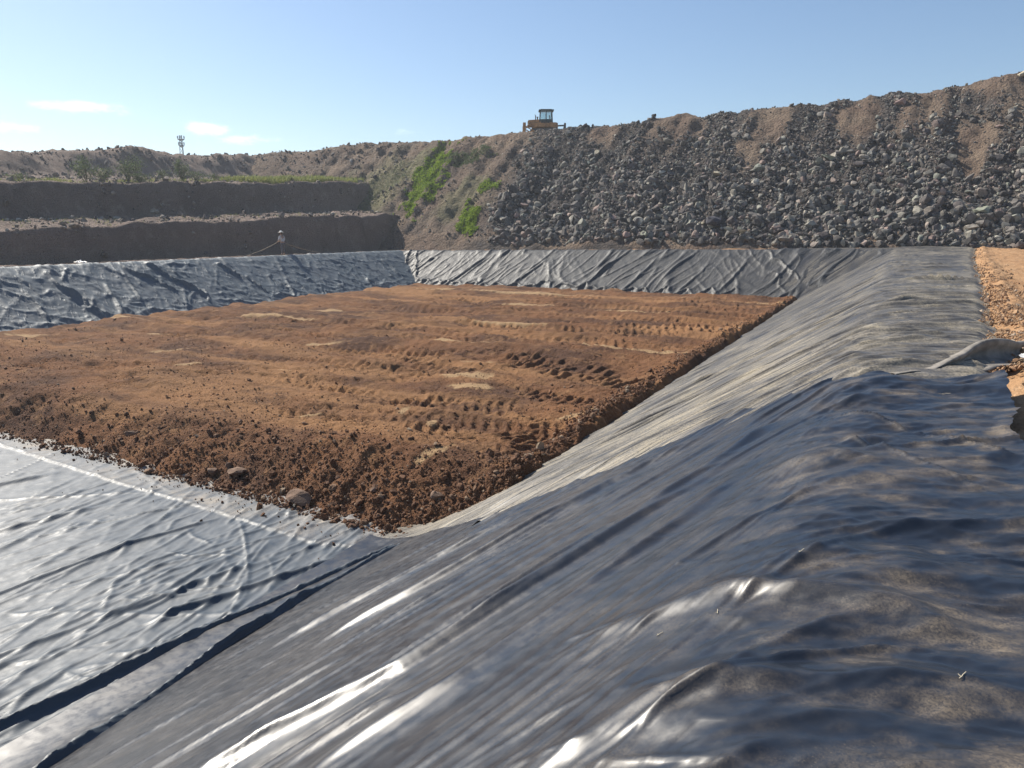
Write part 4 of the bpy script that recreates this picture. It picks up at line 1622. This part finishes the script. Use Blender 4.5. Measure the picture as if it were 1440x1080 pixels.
def shrub(x, y, h, w, n, seed, label):
    r = np.random.default_rng(seed)
    z = float(hill_top(x, y)) - .05
    root = empty('shrub', (x, y, z))
    tag(root, label, 'shrub', 'shrubs on the upper terrace')
    m = MB()
    tips = []
    for k in range(7):
        a = r.uniform(0, 6.28)
        lean = r.uniform(.1, .5) * w
        top = Vector((math.cos(a) * lean, math.sin(a) * lean, h * r.uniform(.6, .98)))
        mid = Vector((top.x * .35 + r.normal() * .04, top.y * .35 + r.normal() * .04, top.z * .5))
        m.tube([(0, 0, 0), mid, top], [.03, .02, .006], 5)
        tips += [mid, mid.lerp(top, .5), top]
        for _ in range(3):
            b = mid.lerp(top, r.uniform(.1, .8))
            e = b + Vector((r.normal() * .22 * w, r.normal() * .22 * w, r.uniform(.05, .3) * h))
            m.tube([b, e], [.012, .005], 4)
            tips.append(e)
    m.build('stem', M_bark, root)
    c = np.array([t[:] for t in tips])
    P = c[r.integers(0, len(c), n)] + r.normal(size=(n, 3)) * np.array([.13 * w, .13 * w, .10 * h])
    P[:, 2] = np.maximum(P[:, 2], .05)
    leaves_mesh('foliage', P, r.uniform(.07, .16, n), r, M_leaf, root)


shrub(-53.4, 36.0, 1.9, 1.5, 900, 1, 'broad grey green shrub left of the others on the upper terrace')
shrub(-53.8, 37.6, 1.2, 1.4, 500, 2, 'low spreading shrub just right of the broad one on the terrace')
shrub(-53.6, 39.5, 1.75, 1.4, 800, 3, 'dense rounded shrub in the middle of the terrace row')
shrub(-54.6, 41.0, 1.8, 1.1, 420, 4, 'thin open shrub leaning right behind the rounded one')
shrub(-52.6, 39.8, .8, 1.4, 420, 5, 'knee high bush at the terrace edge under the rounded shrub')
shrub(-52.7, 42.0, .9, 1.2, 300, 6, 'sparse small bush between the rounded and the upright shrub')
shrub(-53.0, 44.0, 1.9, .9, 800, 7, 'upright pointed shrub standing alone on the terrace edge')
shrub(-53.0, 45.4, 1.0, 1.6, 420, 8, 'low bush right beside the upright pointed shrub')
shrub(-53.1, 30.8, .6, 1.6, 300, 9, 'low green bush at the far left end of the terrace')
shrub(-53.2, 47.6, .8, 1.3, 260, 10, 'small pale bush farthest right in the terrace row')


def ground_cover(name, n, sampler, size, mat, label, cat, seed, upright=.3, aspect=.5, lift=.0):
    r = np.random.default_rng(seed)
    x, y = sampler(r, n)
    P = np.stack([x, y, hill_top(x, y) + lift * r.uniform(0, 1, len(x)) - .02], -1)
    o = leaves_mesh(name, P, r.uniform(size[0], size[1], len(x)), r, mat, None, upright, aspect)
    tag(o, label, cat, None, 'stuff')


def blob(cx, cy, a, b, rot, seed, edge=.6):
    def f(r, n):
        q = r.uniform(-1.5, 1.5, (n * 3, 2))
        x = cx + q[:, 0] * a * math.cos(rot) - q[:, 1] * b * math.sin(rot)
        y = cy + q[:, 0] * a * math.sin(rot) + q[:, 1] * b * math.cos(rot)
        k = np.hypot(q[:, 0], q[:, 1]) + edge * fbm(x * .8, y * .8, 4, seed) + .25 * fbm(x * 3, y * 3, 2, seed + 5) < r.uniform(.75, 1.05, len(x))
        return x[k][:n], y[k][:n]
    return f


ground_cover('creeper', 24000, blob(-43.6, 66.2, 4.6, 1.7, R(101), 231), (.06, .17), M_green, 'bright green creeper spread down the earthen end of the bank', 'creeper', 41, .35, .6, .06)
ground_cover('creeper', 3200, blob(-40.6, 68.9, 2.6, 1.5, R(10), 233), (.08, .18), M_leaf, 'thin dull green weeds right of the bright creeper near the bank top', 'weeds', 42, .5, .6, .15)
ground_cover('creeper', 9000, blob(-35.3, 60.1, 1.9, .9, R(115), 235), (.06, .17), M_green, 'smaller green creeper patch at the foot of the bank beside the rubble', 'creeper', 43, .35, .6, .06)
ground_cover('creeper', 900, blob(-35.6, 64.2, 1.0, .8, 0, 237), (.08, .2), M_green, 'little green tuft patch halfway up beside the rubble', 'creeper', 44, .5, .6, .15)
ground_cover('weeds', 2200, blob(-49.0, 66.5, 3.0, 2.6, 0, 239), (.06, .16), M_leaf, 'thin olive weeds on the bank left of the bright creeper', 'weeds', 45, .6, .4, .1)


def edge_strip(y0, y1, x0, x1, seed, gap=-.1):
    def f(r, n):
        y = r.uniform(y0, y1, n * 2)
        x = r.uniform(x0, x1, n * 2)
        k = fbm(y * .5, x * .5, 3, seed) > gap
        return x[k][:n], y[k][:n]
    return f


ground_cover('grass', 9000, edge_strip(50, 67, -56, -52.0, 241, -.35), (.25, .7), M_grass, 'tall yellow green grass along the right part of the upper terrace', 'grass', 46, 1.6, .12, .05)
ground_cover('grass', 3000, edge_strip(22, 52, -55, -52.0, 243, .0), (.12, .36), M_grass, 'short patchy grass between the shrubs on the upper terrace', 'grass', 47, 1.2, .16, .03)
ground_cover('grass', 1500, edge_strip(24, 60, -49.5, -44.5, 245, .15), (.08, .22), M_grass, 'thin dry grass on the lower terrace', 'grass', 48, 1.2, .16, .02)


# ------------------------------------------------------------------ small things round the liner's edge
M_fab = plain('grey_geotextile', (.21, .19, .165), .9, 0, .3, 7, .4)
M_white = plain('white_plastic', (.72, .71, .68), .45, 0, .12, 9)


def build_flap():
    n, L = 60, 3.7
    a, b = Vector((.05, 9.55, 0)), Vector((1.5, 11.9, 0))
    d = (b - a).normalized()
    side = Vector((d.y, -d.x, 0))                # towards the camera's right
    prof = [(-.75, .0), (-.45, .16), (-.25, .45), (-.10, .80), (.02, .98), (.10, 1.0), (.15, .90), (.13, .70), (.06, .48), (.04, .28), (.10, .12), (.24, .03), (.5, .015), (.75, .0)]
    X = np.zeros((n, len(prof)))
    Y, Z = X.copy(), X.copy()
    for i in range(n):
        s = i / (n - 1)
        h = .04 + .23 * float(sstep(.15, .8, s)) * (1 - .25 * float(sstep(.85, 1, s))) + .02 * math.sin(s * 19)
        w = .3 + .35 * s
        c = a.lerp(b, s) + side * (.06 * math.sin(s * 7) + .03 * math.sin(s * 17))
        for j, (q, z) in enumerate(prof):
            p = c + side * (q * w)
            wob = .018 * float(perlin(s * 9, q * 2.5, 251))
            X[i, j], Y[i, j], Z[i, j] = p.x + wob, p.y + wob, float(zc(p.y)) + .055 + z * h + wob * .6
    me = grid_mesh('folded_flap', X, Y, Z)
    o = link('folded_flap', me, M_fab)
    m = o.modifiers.new('sub', 'SUBSURF')
    m.levels = m.render_levels = 1
    so = o.modifiers.new('thick', 'SOLIDIFY')
    so.thickness = .008
    tag(o, 'grey fabric flap folded up in a ridge at the right edge of the liner', 'fabric flap')
    # crumpled white scrap and stones lying in its lee
    u = np.linspace(-1, 1, 26)
    U, V = np.meshgrid(u, u)
    Zs = .05 + .06 * ridged(U * 1.6, V * 1.6, 3, 255) * (1 - .6 * np.maximum(np.abs(U), np.abs(V))) - .02
    r_ = 1 + .15 * perlin(U * 2, V * 2, 257)
    me = grid_mesh('plastic_scrap', 1.78 + U * .30 * r_, 11.35 + V * .13 * r_ + U * .06, Zs + .10)
    o = link('plastic_scrap', me, M_white)
    tag(o, 'crumpled white plastic scrap lying beside the folded fabric flap', 'scrap')
    for x, y, sc, lab in ((1.72, 11.9, .075, 'dark stone resting in the hollow of the fabric flap'), (1.50, 11.2, .05, 'small pale stone left of the white scrap')):
        pc, pf = rock_proto(int(x * 1000), 2, 9, .7, .05)
        me = fast_mesh('stone', pc, pf, False)
        o = link('stone', me, T_brown if sc > .06 else T_tan)
        o.location = (x, y, .10)
        o.scale = (sc,) * 3
        tag(o, lab, 'stone')


build_flap()


def crumple(name, x, y, z, s, mat, label, cat, seed):
    u = np.linspace(-1, 1, 18)
    U, V = np.meshgrid(u, u)
    Zs = s * (.5 * ridged(U * 1.5, V * 1.5, 3, seed) * (1 - .7 * np.maximum(np.abs(U), np.abs(V))))
    me = grid_mesh(name, U * s, V * s * .6 + U * s * .2, Zs)
    o = link(name, me, mat)
    o.location = (x, y, z)
    tag(o, label, cat)


crumple('rag', -39.9, 26.0, -.10, .28, M_white, 'small white rag lying on the left crest below the terrace', 'rag', 261)

M_twig = plain('pale_straw', (.52, .45, .32), .8, 0, .2, 20)
dgz = None


def on_near(x, y):
    """height of the near sheet, read from its own mesh"""
    global dgz
    if dgz is None:
        from mathutils.bvhtree import BVHTree
        o = [q for q in bpy.data.objects if q.name == 'liner_sheet'][0]
        dgz = BVHTree.FromPolygons([v.co[:] for v in o.data.vertices], [p.vertices[:] for p in o.data.polygons])
    h = dgz.ray_cast(Vector((x, y, 5)), Vector((0, 0, -1)))
    return h[0].z if h[0] is not None else 0.0


for x, y, a, l, lab in ((-.86, 3.22, .4, .026, 'forked pale straw on the black sheet, left one of the pair'), (-.62, 3.35, 2.0, .024, 'pale straw curled on the black sheet, right one of the pair'),
                        (-.32, 3.95, 1.0, .035, 'straight straw lying in the dark hollow of the near sheet'), (.35, 3.0, .9, .04, 'long thin straw on the dusty right part of the near sheet')):
    m = MB()
    dx, dy = math.cos(a) * l, math.sin(a) * l
    pts = [(x + dx * q, y + dy * q + .012 * math.sin(q * 4), on_near(x + dx * q, y + dy * q) + .005) for q in (-.5, -.2, .1, .5)]
    m.tube(pts, .0018, 5)
    m.tube([pts[1], (pts[1][0] - dy * .35, pts[1][1] + dx * .35, on_near(pts[1][0] - dy * .35, pts[1][1] + dx * .35) + .008)], .0014, 5)
    o = m.build('straw', M_twig)
    tag(o, lab, 'straw')

# ------------------------------------------------------------------ air
def build_haze():
    b = MB().box((0, 0, 9.5), (290, 290, 30.0))
    t = bpy.data.materials.new('haze_air')
    t.use_nodes = True
    nt = t.node_tree
    nt.nodes.clear()
    o_ = nt.nodes.new('ShaderNodeOutputMaterial')
    v = nt.nodes.new('ShaderNodeVolumePrincipled')
    v.inputs['Color'].default_value = (.86, .93, 1.0, 1)
    v.inputs['Density'].default_value = .00065
    v.inputs['Anisotropy'].default_value = .3
    nt.links.new(v.outputs[0], o_.inputs['Volume'])
    o = b.build('haze', t)
    tag(o, kind='stuff')


build_haze()
